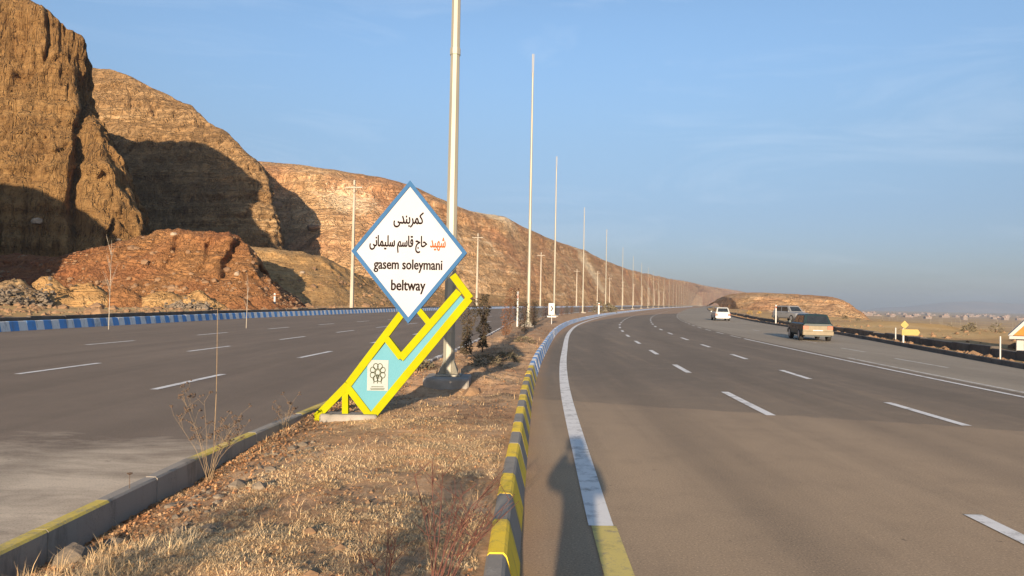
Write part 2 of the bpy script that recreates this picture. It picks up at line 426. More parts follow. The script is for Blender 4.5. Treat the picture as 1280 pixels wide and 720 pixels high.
M['line_worn'] = paint('line_worn', (.66, .62, .55), (.30, .25, .19), .47)
M['line_yellow'] = paint('line_yellow', (.66, .52, .14), (.33, .26, .17), .44, 9)
M['kerb_yellow'] = paint('kerb_yellow', (.95, .64, .02), (.30, .26, .2), .36, 5, drip=True)
M['kerb_black'] = paint('kerb_black', (.25, .225, .19), (.38, .34, .28), .40, 5, drip=True)
M['kerb_white'] = paint('kerb_white', (.84, .82, .77), (.34, .31, .27), .38, 5, drip=True)
M['kerb_blue'] = paint('kerb_blue', (.085, .31, .68), (.42, .44, .46), .36, 5, drip=True)
M['kerb_grey'] = paint('kerb_grey', (.34, .30, .25), (.18, .155, .125), .40, 4, drip=True)
M['kerb_faded'] = paint('kerb_faded', (.72, .53, .08), (.34, .29, .2), .46, 5, drip=True)
M['concrete'] = simple('concrete', (.33, .30, .26), (.20, .18, .15), 3, .9, 20, .5, .01, world=True)
M['concrete_dark'] = simple('concrete_dark', (.15, .125, .10), (.075, .062, .05), 1.2, .92, 8, .6, .03, world=True)
M['pole'] = simple('galvanised_pole', (.32, .30, .235), (.24, .225, .18), 3, .5, 30, .1, .003, metal=.15, stretch=(1, 1, .15))
M['pole_concrete'] = simple('pole_concrete', (.42, .37, .30), (.33, .29, .23), 2, .9, 15, .3, .01, stretch=(1, 1, .3))
M['steel_dark'] = simple('steel_dark', (.12, .10, .08), (.22, .13, .07), 12, .7)
M['sign_yellow'] = simple('sign_yellow', (.33, .33, .004), (.29, .29, .004), 5, .85, spec=.08)
M['sign_white'] = simple('sign_white', (.42, .43, .46), (.39, .40, .43), 2, .85, spec=.08)
M['sign_blue'] = simple('sign_blue', (.045, .125, .26), (.038, .11, .23), 4, .85, spec=.08)
M['sign_turquoise'] = simple('sign_turquoise', (.115, .29, .35), (.10, .27, .33), 2, .85, spec=.08)
M['ink_black'] = simple('ink_black', (.014, .009, .008), (.02, .012, .01), 30, .85, spec=.08)
M['ink_orange'] = simple('ink_orange', (.36, .10, .025), (.32, .08, .02), 30, .85, spec=.08)
M['ink_grey'] = simple('ink_grey', (.08, .09, .05), (.06, .07, .04), 30, .85, spec=.08)
M['plaque_white'] = simple('plaque_white', (.34, .37, .36), (.31, .34, .33), 10, .85, spec=.08)
M['straw'] = simple('straw_grass', (.84, .62, .35), (.58, .39, .20), 2.2, .85, world=True, spec=.1)
M['straw_grey'] = simple('grey_grass', (.40, .31, .19), (.25, .19, .12), 3, .9, world=True, spec=.1)
M['leaf_red'] = simple('leaf_litter', (.34, .15, .065), (.50, .31, .16), 9, .85, world=True, spec=.1)
M['stem_tan'] = simple('stem_tan', (.30, .21, .12), (.20, .14, .08), 10, .85)
M['stem_red'] = simple('stem_red', (.13, .045, .03), (.08, .028, .02), 12, .8)
M['stem_dark'] = simple('stem_dark', (.07, .045, .03), (.11, .07, .045), 12, .9)
M['needle_dead'] = simple('needle_dead', (.080, .055, .030), (.045, .040, .022), 6, .9, world=True)
M['needle_rust'] = simple('needle_rust', (.21, .085, .035), (.12, .06, .03), 6, .9, world=True)
M['shrub_grey'] = simple('shrub_grey', (.17, .14, .085), (.10, .085, .05), 6, .9, world=True)
M['shrub_yellow'] = simple('shrub_yellow', (.45, .29, .07), (.30, .19, .06), 6, .9, world=True)
M['stone'] = simple('stone', (.27, .165, .088), (.17, .10, .055), .35, .95, 6, .6, .04, world=True)
M['stone_pale'] = simple('stone_pale', (.40, .31, .22), (.30, .23, .16), 1.2, .95, 5, .6, .04, world=True)
M['stone_grey'] = simple('stone_grey', (.24, .19, .135), (.10, .08, .06), .9, .95, 6, .6, .04, world=True)
M['rubber'] = simple('rubber', (.022, .021, .02), (.03, .029, .028), 10, .85)
M['rim'] = simple('wheel_rim', (.42, .42, .42), (.34, .34, .34), 10, .4, metal=.6)
M['glass'] = simple('car_glass', (.018, .022, .026), (.025, .03, .035), 3, .08, spec=.6)
M['paint_dark'] = simple('paint_dark_green', (.014, .028, .032), (.018, .034, .038), 3, .4, spec=.3)
M['paint_tan'] = simple('paint_light_tan', (.20, .155, .09), (.16, .125, .07), 6, .55)  # tan tone for tailgate and bumpers, lighter than the body
M['paint_white'] = simple('paint_white', (.42, .43, .42), (.38, .39, .38), 3, .35)
M['paint_silver'] = simple('paint_silver', (.27, .275, .28), (.23, .235, .24), 3, .38, metal=.2)
M['lamp_red'] = simple('lamp_red', (.42, .05, .025), (.36, .04, .02), 20, .25)
M['lamp_orange'] = simple('lamp_orange', (.34, .09, .03), (.28, .06, .02), 20, .25)
M['lamp_clear'] = simple('lamp_clear', (.68, .68, .66), (.6, .6, .58), 20, .2)
M['plastic_black'] = simple('plastic_black', (.03, .03, .03), (.04, .04, .04), 10, .6)
M['plate_white'] = simple('plate_white', (.46, .46, .44), (.42, .42, .40), 10, .5)
M['hut_orange'] = simple('hut_orange', (.42, .17, .01), (.36, .14, .01), 3, .6)
M['wall_white'] = simple('wall_white', (.44, .44, .42), (.38, .38, .36), 2, .8)
M['sign_cream'] = simple('sign_cream', (.42, .32, .12), (.36, .27, .10), 6, .8, spec=.1)
M['wall_green'] = simple('wall_green', (.45, .62, .50), (.40, .56, .45), 2, .8)
M['town_wall'] = simple('town_wall', (.24, .20, .17), (.19, .145, .12), .03, .9, world=True)
M['town_roof'] = simple('town_roof', (.30, .20, .16), (.36, .27, .22), .05, .9, world=True)
M['skin'] = simple('skin', (.45, .27, .19), (.40, .23, .16), 20, .6)
M['hair'] = simple('hair', (.02, .015, .012), (.03, .022, .018), 40, .6)
M['jacket'] = simple('jacket', (.05, .055, .07), (.035, .04, .05), 10, .85)
M['trousers'] = simple('trousers', (.06, .06, .065), (.045, .045, .05), 10, .85)
M['shoe'] = simple('shoe', (.03, .025, .022), (.04, .035, .03), 10, .6)
M['mountain'] = simple('mountain_rock', (.30, .22, .17), (.22, .16, .13), .002, .95, world=True)

# ------------------------------------------------------------------ ground sheet
def ground_z(X, Y):
    b = X - XR(Y); a = FL(Y) - X
    P = np.stack([X, Y, np.zeros_like(X)], -1)
    z = np.full_like(X, -.06)
    n1 = fbm(P * .05, 4); n2 = fbm(P * .6, 3)
    zr = -23 * (1 - np.exp(-np.clip(b - 12, 0, None) / 260)) + .25 + .16 * n2 + np.clip((b - 4) / 25, 0, 1) * (1.5 * n1 + .9 * ridged(P * .11, 3) - .3)
    zr = zr + np.clip((b - 150) / 300, 0, 1) * 3.0 * fbm(P * .006, 4)
    zl = .30 + .12 * n2 + np.clip((a - 2) / 20, 0, 1) * .7 * n1
    zr = zr - .16
    zr = np.where(b < 2.35, -.08 + .07 * n2, zr)
    z = np.where(b > .55, zr, z); z = np.where(a > 1.0, zl, z)
    return z
def build_ground():
    ys = np.concatenate([np.arange(-80, 0, 4), ysteps(0, 2200), np.array([2500, 3000, 3600, 4400, 5400, 6600, 7800, 9000])])
    la = np.concatenate([np.geomspace(9000, 120, 14), np.linspace(110, 5, 50), np.array([4, 3, 2.2, 1.6, 1.2, .9, .2])])
    rb = np.concatenate([np.array([.2, .5, .6, 1.1, 1.6, 2.1, 2.3, 2.45, 2.8, 3.4, 4.2]), np.linspace(5, 160, 90), np.geomspace(170, 9000, 40)])
    rows = []
    for y in ys:
        fl, xr = float(FL(y)), float(XR(y))
        # beyond the hills the columns stop fanning out
        rows.append(np.concatenate([fl - la, [fl + 6, (fl + xr) / 2, xr - 3], xr + rb]))
    X = np.array(rows); Yg = np.repeat(ys[:, None], X.shape[1], 1)
    Z = ground_z(X.ravel(), Yg.ravel())
    V = np.stack([X.ravel(), Yg.ravel(), Z], -1)
    me = np_mesh('ground', V, grid_faces(X.shape[0], X.shape[1])[:, ::-1])
    tag(link('ground', me, M['ground']), 'dry ochre earth on both sides of the highway, falling to a hazy plain', None, None, 'structure')
build_ground()

# ------------------------------------------------------------------ road sheets and painted markings
def strip(fl, fr, ys, z, m=2, crown=None):
    ys = np.asarray(ys, float); a, b = fl(ys), fr(ys)
    t = np.linspace(0, 1, m)
    X = a[:, None] * (1 - t) + b[:, None] * t
    Yg = np.repeat(ys[:, None], m, 1); Z = np.full(X.size, z)
    V = np.stack([X.ravel(), Yg.ravel(), Z], -1)
    return np_mesh('strip', V, grid_faces(len(ys), m)[:, ::-1], False)
YR = ysteps(-30, ROAD_END)
ROADR = tag(link('road', strip(lambda y: CR(y) - .1, lambda y: XR(y) + .1, YR, 0.0, 6), M['road_right']), 'right-hand carriageway of brown grey asphalt curving away to the right', None, None, 'structure')
ROADL = tag(link('road', strip(lambda y: FL(y) - .1, lambda y: ML(y) + .1, YR, 0.0, 6), M['road_left']), 'left-hand carriageway of dusty asphalt below the cliffs', None, None, 'structure')
SHO = link('shoulder_lane', strip(lambda y: np.minimum(CR(y) + 10.0 / np.cos(np.arctan(.25)) * np.clip(.97 + y * 0, 0, 1), XR(y) - .3), lambda y: XR(y) + .05, ysteps(2, ROAD_END), .004, 4), M['shoulder'], ROADR)
def marking(off, y0, y1, w, mat, road, name='lane_dash', base=CR, z=.008):
    n = max(3, int((y1 - y0) / 1.5) + 2)
    ys = np.linspace(y0, y1, n) if y1 - y0 < 60 else ysteps(y0, y1)
    def k(y): return np.sqrt(1 + (base(y + .5) - base(y - .5)) ** 2)
    me = strip(lambda y: base(y) + (off - w / 2) * k(y), lambda y: base(y) + (off + w / 2) * k(y), ys, z)
    return link(name, me, mat, road)
marking(.62, -6, 5.65, .19, M['line_yellow'], ROADR, 'edge_line')
marking(.60, 5.65, 900, .19, M['line_white'], ROADR, 'edge_line')
d1 = [(-3, -.5), (3.2, 6.15), (11.5, 14.5), (18.4, 20.8), (24.9, 27.1), (31.3, 33.6)] + [(37.6 + 6.5 * i, 40.0 + 6.5 * i) for i in range(34)]
for a, b in d1: marking(3.72, a, b, .15, M['line_white'], ROADR)
d2 = [(4.4, 7.0), (10.84, 13.35), (17.42, 19.7), (23.5, 25.7), (29.7, 31.7), (35.4, 37.8)] + [(41.7 + 6.4 * i, 44.0 + 6.4 * i) for i in range(32)]
for a, b in d2: marking(6.38, a, b, .15, M['line_white'], ROADR)
marking(9.62, 4, 38, .13, M['line_white'], ROADR, 'edge_line')
marking(10.15, 4, 25, .13, M['line_worn'], ROADR, 'edge_line')
for i in range(24): marking(9.62, 38.8 + i * 5, 41.6 + i * 5, .13, M['line_worn'], ROADR)
for a, b in [(14, 17), (21.6, 25.2), (28.4, 31), (35, 37.5), (42, 44.5), (50, 52.5)]: marking(11.45 + (a - 14) * .045, a, b, .12, M['line_worn'], ROADR)
for i in range(30):
    y = 13.2 + 7.45 * i; marking(-6.75, y, y + 2.8, .15, M['line_white'], ROADL)
for i in range(30):
    y = 15.25 + 7.0 * i; marking(-10.65, y, y + 2.75, .15, M['line_white'], ROADL)
for i in range(28):
    y = 24.2 + 7.25 * i; marking(-15.0, y, y + 2.7, .15, M['line_white'], ROADL)

# ------------------------------------------------------------------ kerbs, stone by stone
def kerb_mesh(name, length, h, wt, batter, side):
    """one kerb stone; side=+1: sloping face towards +x. origin at foot of that face, runs along y"""
    prof = [(0, -.12), (0, 0), (-batter * .92, h - .02), (-batter - .012, h), (-batter - wt + .015, h), (-batter - wt, h - .015), (-batter - wt, -.12)]
    n = len(prof); vs = []
    for y in (0, length):
        for (x, z) in prof: vs.append((x * side, y, z))
    fs = [tuple(range(n)), tuple(range(2 * n - 1, n - 1, -1))] + [(i, i + n, (i + 1) % n + n, (i + 1) % n) for i in range(n)]
    if side > 0: fs = [tuple(reversed(f)) for f in fs]
    me = bpy.data.meshes.new(name); me.from_pydata(vs, [], fs); me.update(); return me
def walk(fn, y0, step):
    y = y0
    while True:
        a = heading(fn, y + step / 2); yield y, float(fn(y)), a
        y += step * cos(a)
def kerb(label, fn, y0, y_parts, y_end, step, h, wt, batter, side, pick, gap=.006):
    root = empty('kerb', (0, 0, 0), 0, label, None, None, 'structure')
    meshes = {}
    rest = {}
    for i, (y, x, a) in enumerate(walk(fn, y0, step)):
        if y > y_end: break
        mname = pick(i, y)
        if y < y_parts and i < 299:
            if mname not in meshes:
                me = meshes[mname] = kerb_mesh('kerb_stone', step - gap, h, wt, batter, side)
                if mname == 'kerb_faded':
                    me.materials.append(M['kerb_grey']); me.materials.append(M['kerb_faded'])
                    for p in me.polygons: p.material_index = 1 if p.center.z > h * .9 else 0
                else: me.materials.append(M[mname])
            o = link('kerb_stone', meshes[mname], None, root)
            o.location = (x + RNG.normal(0, .0015), y, RNG.normal(0, .0015)); o.rotation_euler = (RNG.normal(0, .0015), RNG.normal(0, .006), -a)
        else:
            r = rest.setdefault(mname, MB())
            me = kerb_mesh('k', step - gap, h, wt, batter, side)
            R = Matrix.Rotation(-a, 3, 'Z')
            r.add([tuple(R @ v.co + Vector((x, y, 0))) for v in me.vertices], [tuple(p.vertices) for p in me.polygons])
            bpy.data.meshes.remove(me)
    if rest:
        mats = list(rest); big = MB(); idx = []
        for k, mn in enumerate(mats):
            n0 = len(big.f); big.add(rest[mn].v, rest[mn].f); idx += [k] * (len(big.f) - n0)
        me = big.mesh('kerb_stones_far')
        for mn in mats: me.materials.append(M[mn])
        me.polygons.foreach_set('material_index', idx)
        tag(link('kerb_stones_far', me, None, root), kind='stuff')
    return root
def pick_right(i, y):
    if y < 16.2: return 'kerb_yellow' if i % 2 == 0 else 'kerb_black'
    return 'kerb_blue' if i % 2 == 0 else 'kerb_white'
kerb('median kerb beside the right carriageway, yellow and black near, blue and white beyond', CR, -2.31, 192, 620, .65, .28, .105, .078, 1, pick_right)
kerb('weathered kerb with faded yellow tops along the left edge of the median', ML, -2.2, 190, 520, .68, .235, .105, .03, -1,
     lambda i, y: ('kerb_faded' if i % 4 in (1, 2) else 'kerb_grey') if y < 16 else ('kerb_white' if i % 2 else 'kerb_grey'))
kerb('tall blue and white kerb along the far side of the left carriageway', FL, 24.0, 185, 520, .545, .42, .16, .10, 1, lambda i, y: 'kerb_blue' if i % 2 == 0 else 'kerb_white')
kerb('dark stone kerb along the outer edge of the right carriageway', XR, 12.0, 260, 700, 1.0, .16, .15, .02, -1, lambda i, y: 'concrete_dark')

# dark gutter wall behind the blue and white kerb, and wall of the roadside ditch: panels
def panel_wall(name, label, fn, off, y0, y1, step, h, w, mat, jit=.01):
    root = empty(name, (0, 0, 0), 0, label, 'wall')
    mb = MB(); mb.bevel_box((0, step / 2, h / 2 - .3), (w, step - .03, h + .6), .03)
    me = mb.mesh('wall_panel'); me.materials.append(mat)
    for i, (y, x, a) in enumerate(walk(fn, y0, step)):
        if y > y1: break
        o = link('wall_panel', me, None, root); o.location = (x + off / cos(a), y, RNG.normal(0, jit)); o.rotation_euler = (RNG.normal(0, .01), RNG.normal(0, .02), -a)
panel_wall('gutter_wall', 'low dark concrete wall running behind the blue and white kerb', FL, -.95, 24, 210, 2.5, .60, .22, M['concrete_dark'])
panel_wall('ditch_wall', 'dark concrete side wall of the rubble ditch along the right roadside', XR, 2.3, 16, 230, 2.2, .24, .35, M['concrete_dark'], .035)

# ------------------------------------------------------------------ median soil
def soil_z(X, Y):
    P = np.stack([X, Y, np.zeros_like(X)], -1)
    a, b = ML(Y), CR(Y)
    t = np.clip((X - a) / (b - a), 0, 1)
    z = .06 + .13 * t + .07 * np.sin(t * pi) + .10 * (1 - t) * np.clip((Y - 6.5) / 3, 0, 1)
    z -= .20 * np.exp(-((X + 1.15) / .75) ** 2 - ((Y - 12.2) / .9) ** 2)
    z -= .075 * np.clip(1 - t / .22, 0, 1) * np.clip((8.5 - Y) / 2, 0, 1)
    far_ = np.clip((Y - 9) / 5, 0, 1)
    z += ((.055 + .06 * far_) * fbm(P * 1.1, 4) + (.022 + .02 * far_) * fbm(P * 5, 3) + .05 * far_ * (ridged(P * [.9, 2.2, 1], 3) - .5)) * np.sin(np.clip(t, .03, .97) * pi) ** .5
    return z
def build_soil():
    ys = np.concatenate([np.arange(-3, 30, .09), ysteps(30, 900)[1:]])
    m = 44; t = np.linspace(0, 1, m)
    a = ML(ys) + .07; b = CR(ys) - .19
    X = a[:, None] * (1 - t) + b[:, None] * t; Yg = np.repeat(ys[:, None], m, 1)
    Z = soil_z(X.ravel(), Yg.ravel())
    me = np_mesh('median_soil', np.stack([X.ravel(), Yg.ravel(), Z], -1), grid_faces(len(ys), m)[:, ::-1])
    tag(link('median_soil', me, M['soil']), 'strip of bare reddish soil filling the median between the kerbs', None, None, 'structure')
build_soil()
def sz(x, y): return float(soil_z(np.array([x], float), np.array([y], float))[0])

# ------------------------------------------------------------------ cliffs and hills
def smooth(a, k):
    if k < 2: return a
    w = np.hanning(k + 2)[1:-1]; w /= w.sum()
    p = np.pad(a, ((k // 2, k - 1 - k // 2),) + ((0, 0),) * (a.ndim - 1), 'edge')
    return np.stack([np.convolve(p[:, i], w, 'valid') for i in range(a.shape[1])], 1)
HILLS = {}
def hill(name, keys, prof, ns, nt, mat, disp, label, sm=9, crest_noise=0.0):
    """keys: (base_x, base_y, base_z, crest_x, crest_y, crest_z); prof: (inset fraction, height fraction) from foot over the crest to the back"""
    K = np.array(keys, float)
    d = np.hypot(np.diff(.5 * (K[:, 0] + K[:, 3])), np.diff(.5 * (K[:, 1] + K[:, 4]))); s = np.concatenate([[0], np.cumsum(np.maximum(d, .5))])
    # columns follow the seen size: denser where the hill is near
    w = np.interp(np.linspace(0, s[-1], 2000), s, 1 / np.maximum(60, np.hypot(K[:, 0], K[:, 1]))); cw = np.cumsum(w); cw = (cw - cw[0]) / (cw[-1] - cw[0])
    q = np.interp(np.linspace(0, 1, ns), cw, np.linspace(0, s[-1], 2000))
    A = np.stack([np.interp(q, s, K[:, i]) for i in range(6)], 1)
    A = smooth(A, sm)
    PR = np.array(prof, float)
    L = np.concatenate([[0], np.cumsum(np.hypot(np.diff(PR[:, 0]), np.diff(PR[:, 1]) * 1.6))])
    tt = np.linspace(0, L[-1], nt)
    f = np.interp(tt, L, PR[:, 0]); g = np.interp(tt, L, PR[:, 1])
    B = A[:, None, 0:3]; Cc = A[:, None, 3:6]
    X = B[..., 0] + (Cc[..., 0] - B[..., 0]) * f; Yg = B[..., 1] + (Cc[..., 1] - B[..., 1]) * f
    Z = B[..., 2] + (Cc[..., 2] - B[..., 2]) * g
    V = np.stack([X.ravel(), Yg.ravel(), Z.ravel()], -1)
    n = A[:, 3:5] - A[:, 0:2]; n /= np.linalg.norm(n, axis=1)[:, None]
    nn = np.repeat(n, nt, 0)
    S = np.repeat(q, nt)
    gg = np.tile(g, ns); ff = np.tile(f, ns)
    off, dz = disp(V, S, ff, gg)
    V[:, 0] -= nn[:, 0] * off; V[:, 1] -= nn[:, 1] * off; V[:, 2] += dz
    me = np_mesh(name, V, grid_faces(ns, nt), True)
    o = tag(link(name, me, mat), label, None, None, 'structure')
    HILLS[label] = (V.reshape(ns, nt, 3), ff.reshape(ns, nt), gg.reshape(ns, nt))
    return o
def KP(bx, by, px, py, Y, bz=0.0):
    c = at(px, py, Y); return (bx, by, bz, c.x, c.y, c.z)

# near ochre cliff with the vertical ribs
def disp_near(V, S, f, g):
    face = np.clip(g * 6, 0, 1) * np.clip((1.06 - g) * 9, .12, 1)
    U = np.stack([V[:, 0], V[:, 1], V[:, 2]], -1)
    r1 = ridged(U * [1 / 10., 1 / 10., 1 / 120.], 2); r2 = ridged(U * [1 / 3.4, 1 / 3.4, 1 / 38.] + 5, 2); r3 = fbm(U * [1 / 1.4, 1 / 1.4, 1 / 2.2], 3)
    bed = fbm(np.stack([U[:, 0] * .05, U[:, 1] * .05, U[:, 2] * .55], -1), 3)
    r4 = ridged(U * [1 / 1.5, 1 / 1.5, 1 / 14.] + 9, 2)
    ledge = np.abs(((U[:, 2] + 1.2 * pnoise(U * .15)) / 3.1) % 1 - .5) * 2
    cl = np.clip(.5 + 1.4 * fbm(U * [.06, .06, .09], 2), 0, 1)
    off = face * (2.2 * r1 + 1.7 * r2 * (.4 + .6 * cl) + 1.15 * r4 * (.3 + .7 * cl) + .30 * r3 + .5 * bed + .45 * ledge) - 2.6
    for k_, w_, d_ in ((.20, .055, 1.9), (.42, .075, 1.0), (.9, .10, .45)):
        off -= face * d_ * np.clip(1 - np.abs(pnoise(U * [k_, k_, k_ * .075] + 40 * k_)) / w_, 0, 1) * (.35 + .65 * cl)
    # the deep gully down the right of the face
    xg = -74.5 + (40 - V[:, 2]) * .22 + .8 * pnoise(U * .12)
    wg = .9 + .6 * np.clip((30 - V[:, 2]) / 30, 0, 1)
    off -= 4.5 * np.exp(-((V[:, 0] - xg) / wg) ** 2) * np.clip((V[:, 2] - 7) / 6, 0, 1) * np.clip((44 - V[:, 2]) / 6, 0, 1) * (V[:, 1] < 140)
    dz = .9 * fbm(U * .12, 3) * np.clip((g - .8) * 5, 0, 1)
    return off, dz
PA = [(-.12, -.03), (0, .0), (.10, .14), (.22, .32), (.40, .47), (.60, .59), (.77, .69), (.89, .80), (.96, .92), (1.0, 1.0), (1.35, 1.03), (1.8, 1.05), (2.4, .95)]
hill('cliff', [(-170, 106, 0, -170, 124, 58), (-120, 109, 0, -121, 127, 55), (-100, 111, 0, -102, 128, 56), (-88, 112, 0, -91, 128, 54.5), (-76, 113, 0, -83, 128, 52), (-67, 113.5, 0, -78.5, 128.5, 49),
               (-60, 115, 0, -76, 129.5, 47.5), (-57, 119, 0, -76, 131, 46.5), (-59.5, 126, 0, -78, 134, 45.5), (-67, 142, 0, -86, 147, 47), (-80, 168, 0, -101, 172, 49), (-105, 222, 0, -130, 226, 52)],
     PA, 560, 250, M['cliff_ochre'], disp_near, 'near ochre cliff with vertical ribs, at the left of the road', 9)

# second hill behind the near cliff
def disp_mid(V, S, f, g):
    face = np.clip(g * 6, .1, 1) * np.clip((1.05 - g) * 8, .25, 1)
    r1 = ridged(V * [1 / 22., 1 / 22., 1 / 40.], 4); r2 = ridged(V * [1 / 5., 1 / 5., 1 / 6.], 3); bed = fbm(V * [.03, .03, .38], 3); r3 = fbm(V * .6, 3)
    cr = np.clip(1 - np.abs(pnoise(V * [.09, .09, .05])) / .05, 0, 1) + .6 * np.clip(1 - np.abs(pnoise(V * [.2, .2, .12] + 9)) / .08, 0, 1)
    return face * (2.6 * r1 + 1.5 * r2 + 1.6 * bed + .9 * r3 - 1.3 * cr) - 1.5, .7 * fbm(V * .15, 3) * np.clip((g - .7) * 4, 0, 1)
PB = [(-.1, -.04), (0, 0), (.12, .14), (.28, .34), (.46, .54), (.62, .68), (.72, .80), (.86, .92), (1, 1), (1.25, 1.0), (1.8, .9), (2.6, .6)]
hill('hill', [(-210, 190, 0) + tuple(at(-60, 95, 235)), (-150, 192, 0) + tuple(at(60, 84, 232)), KP(-122, 193, 105, 83, 230), KP(-108, 193, 140, 86, 228), KP(-99, 193, 170, 98, 226), KP(-90, 192, 200, 113, 224), KP(-80, 190, 240, 132, 220), KP(-72, 189, 265, 152, 216),
              KP(-66, 189, 292, 172, 213), KP(-62, 190, 310, 190, 211), KP(-58, 193, 324, 202, 211), KP(-59, 199, 327, 206, 216), KP(-64, 212, 324, 208, 226), KP(-75, 236, 310, 212, 250), KP(-90, 270, 280, 216, 280)],
     PB, 300, 150, M['cliff_brown'], disp_mid, 'brown layered hill standing behind the near cliff, half in shade', 7)

# long orange ridge following the left carriageway
def disp_far(V, S, f, g):
    dist = np.hypot(V[:, 0], V[:, 1]); k = np.clip(dist / 260, .8, 3.0)
    face = np.clip(g * 5, .1, 1) * np.clip((1.05 - g) * 7, .3, 1)
    kk = k[:, None]
    r1 = ridged(V / kk * [1 / 30., 1 / 30., 1 / 60.], 4); r2 = ridged(V / kk * [1 / 7., 1 / 7., 1 / 9.], 3); bed = fbm(V * [.02, .02, .30], 3); r3 = fbm(V / kk * .5, 3)
    cr = np.clip(1 - np.abs(pnoise(V / kk * [.06, .06, .02])) / .06, 0, 1) + .6 * np.clip(1 - np.abs(pnoise(V / kk * [.15, .15, .05] + 9)) / .08, 0, 1)
    return face * k * (3.6 * r1 + 1.7 * r2 + 1.6 * bed + .9 * r3 - 1.4 * cr) - 3 * k, .6 * k * fbm(V * .1 / kk, 3) * np.clip((g - .7) * 4, 0, 1)
PC = [(-.06, -.05), (0, .0), (.06, .05), (.16, .17), (.30, .33), (.45, .50), (.60, .66), (.70, .75), (.745, .88), (.80, .90), (.86, .95), (.93, .97), (1, 1), (1.3, .99), (2.0, .9), (3.2, .55)]
hill('ridge', [KP(-110, 262, 290, 199, 320), KP(-78, 235, 330, 200, 290), KP(-62, 222, 365, 203, 290), KP(-50, 214, 400, 208, 290), KP(-42, 212, 450, 216, 295), KP(-36, 214, 480, 219, 300), KP(-28, 222, 520, 232, 310), KP(-16, 240, 560, 252, 330), KP(-6, 258, 592, 264, 350), KP(5, 285, 630, 268, 380),
               KP(10, 300, 650, 281, 400), KP(26, 350, 690, 298, 470), KP(50, 440, 733, 314, 580), KP(66, 500, 750, 322, 650), KP(95, 610, 775, 333, 780), KP(132, 750, 800, 340, 950), KP(225, 1080, 835, 348, 1300), KP(325, 1450, 860, 352, 1700), KP(470, 1950, 880, 357, 2200), KP(760, 2700, 920, 363, 3000, -5), KP(1050, 3500, 945, 371, 3800, -10)],
     PC, 620, 130, M['cliff_orange'], disp_far, 'long orange layered ridge following the road into the distance', 9)

# red spoil mound and ochre bench in front of the hills
def disp_spoil(V, S, f, g):
    face = np.clip(g * 4, .15, 1) * np.clip((1.1 - g) * 5, .3, 1)
    r1 = ridged(V * [1 / 6., 1 / 6., 1 / 20.], 4); r2 = fbm(V * [1 / 2., 1 / 2., 1 / 2.], 4); r3 = ridged(V * [1 / 1.6, 1 / 1.6, 1 / 5.], 3)
    return face * (1.4 * r1 + .5 * r2 + .5 * r3) - .6, .45 * fbm(V * .35, 3)
def disp_mound(V, S, f, g):
    face = np.clip(g * 4, .15, 1) * np.clip((1.1 - g) * 5, .3, 1)
    off, dz = disp_spoil(V, S, f, g)
    gul = np.zeros(len(V))
    for x0, w, d in ((-37.5, .8, 3.0), (-33.5, .5, 2.0), (-31.0, .6, 2.6), (-41.0, .4, 1.0), (-45.5, .5, 1.2)):
        xx = x0 + .35 * (V[:, 1] - 98) * -.35 + .5 * pnoise(V * .5)
        gul += d * np.exp(-((V[:, 0] - xx) / w) ** 2) * np.clip((V[:, 2] - 3.2) / 2.0, 0, 1)
    return off - gul * np.clip((1.05 - g) * 6, .4, 1), dz + .3 * fbm(V * 1.2, 3)
PD = [(-.15, -.06), (0, 0), (.2, .10), (.4, .28), (.6, .52), (.75, .72), (.86, .9), (1, 1), (1.5, 1.0), (2.4, .7), (3.4, .2)]
hill('mound', [(-110, 80, 0, -112, 92, 8), (-80, 83, 0) + tuple(at(0, 318, 104)), (-66, 84, 0) + tuple(at(60, 322, 103)), (-56, 85, 0) + tuple(at(110, 312, 103)), KP(-50, 86, 150, 303, 103), KP(-46, 87, 178, 294, 104), KP(-43, 87, 200, 289, 104), KP(-40, 88, 230, 287, 104), KP(-36, 88, 258, 289, 104), KP(-32, 88, 285, 292, 104), KP(-28.5, 89, 302, 298, 105), KP(-26.5, 92, 314, 312, 107), KP(-26, 98, 324, 334, 110), KP(-28, 106, 328, 352, 114)],
     PD, 300, 130, M['earth_red'], disp_mound, 'red earth mound at the foot of the near cliff', 3)
hill('bench', [KP(-58, 110, 230, 310, 130), KP(-46, 108, 280, 306, 131), KP(-39, 106, 320, 308, 132), KP(-33, 106, 350, 311, 134), KP(-28, 108, 380, 315, 137), KP(-25, 112, 405, 320, 141), KP(-22, 118, 430, 334, 148), KP(-20, 128, 460, 348, 160), KP(-17, 145, 495, 355, 178), KP(-11, 172, 540, 361, 205), KP(-3, 205, 580, 366, 238), KP(8, 245, 620, 369, 275), KP(25, 300, 665, 372, 330)],
     PD, 300, 80, M['earth_ochre'], disp_spoil, 'low ochre bench of earth between the red mound and the layered ridge', 7)
# spur of the same cliff line beyond the left edge of the picture: its shade falls on the foot of the near cliff
hill('spur', [(-190, 40, 0, -190, 70, 44), (-120, 34, 0, -118, 55, 36), (-92, 36, 0, -92, 52, 31), (-78, 40, 0, -81, 52, 30), (-68, 44, 0, -73.5, 52, 26.5), (-62, 49, 0, -68, 53, 22), (-59.5, 54, 0, -65.5, 56, 18), (-61, 62, 0, -68, 61, 18), (-72, 72, 0, -82, 67, 22), (-110, 84, 0, -118, 72, 26)],
     [(-.1, -.03), (0, 0), (.15, .2), (.4, .5), (.65, .78), (.85, .93), (1, 1), (1.3, .98), (1.8, .9)], 160, 60, M['cliff_ochre'], disp_spoil, 'ochre spur of the cliff line left of the road, nearest the camera', 5)

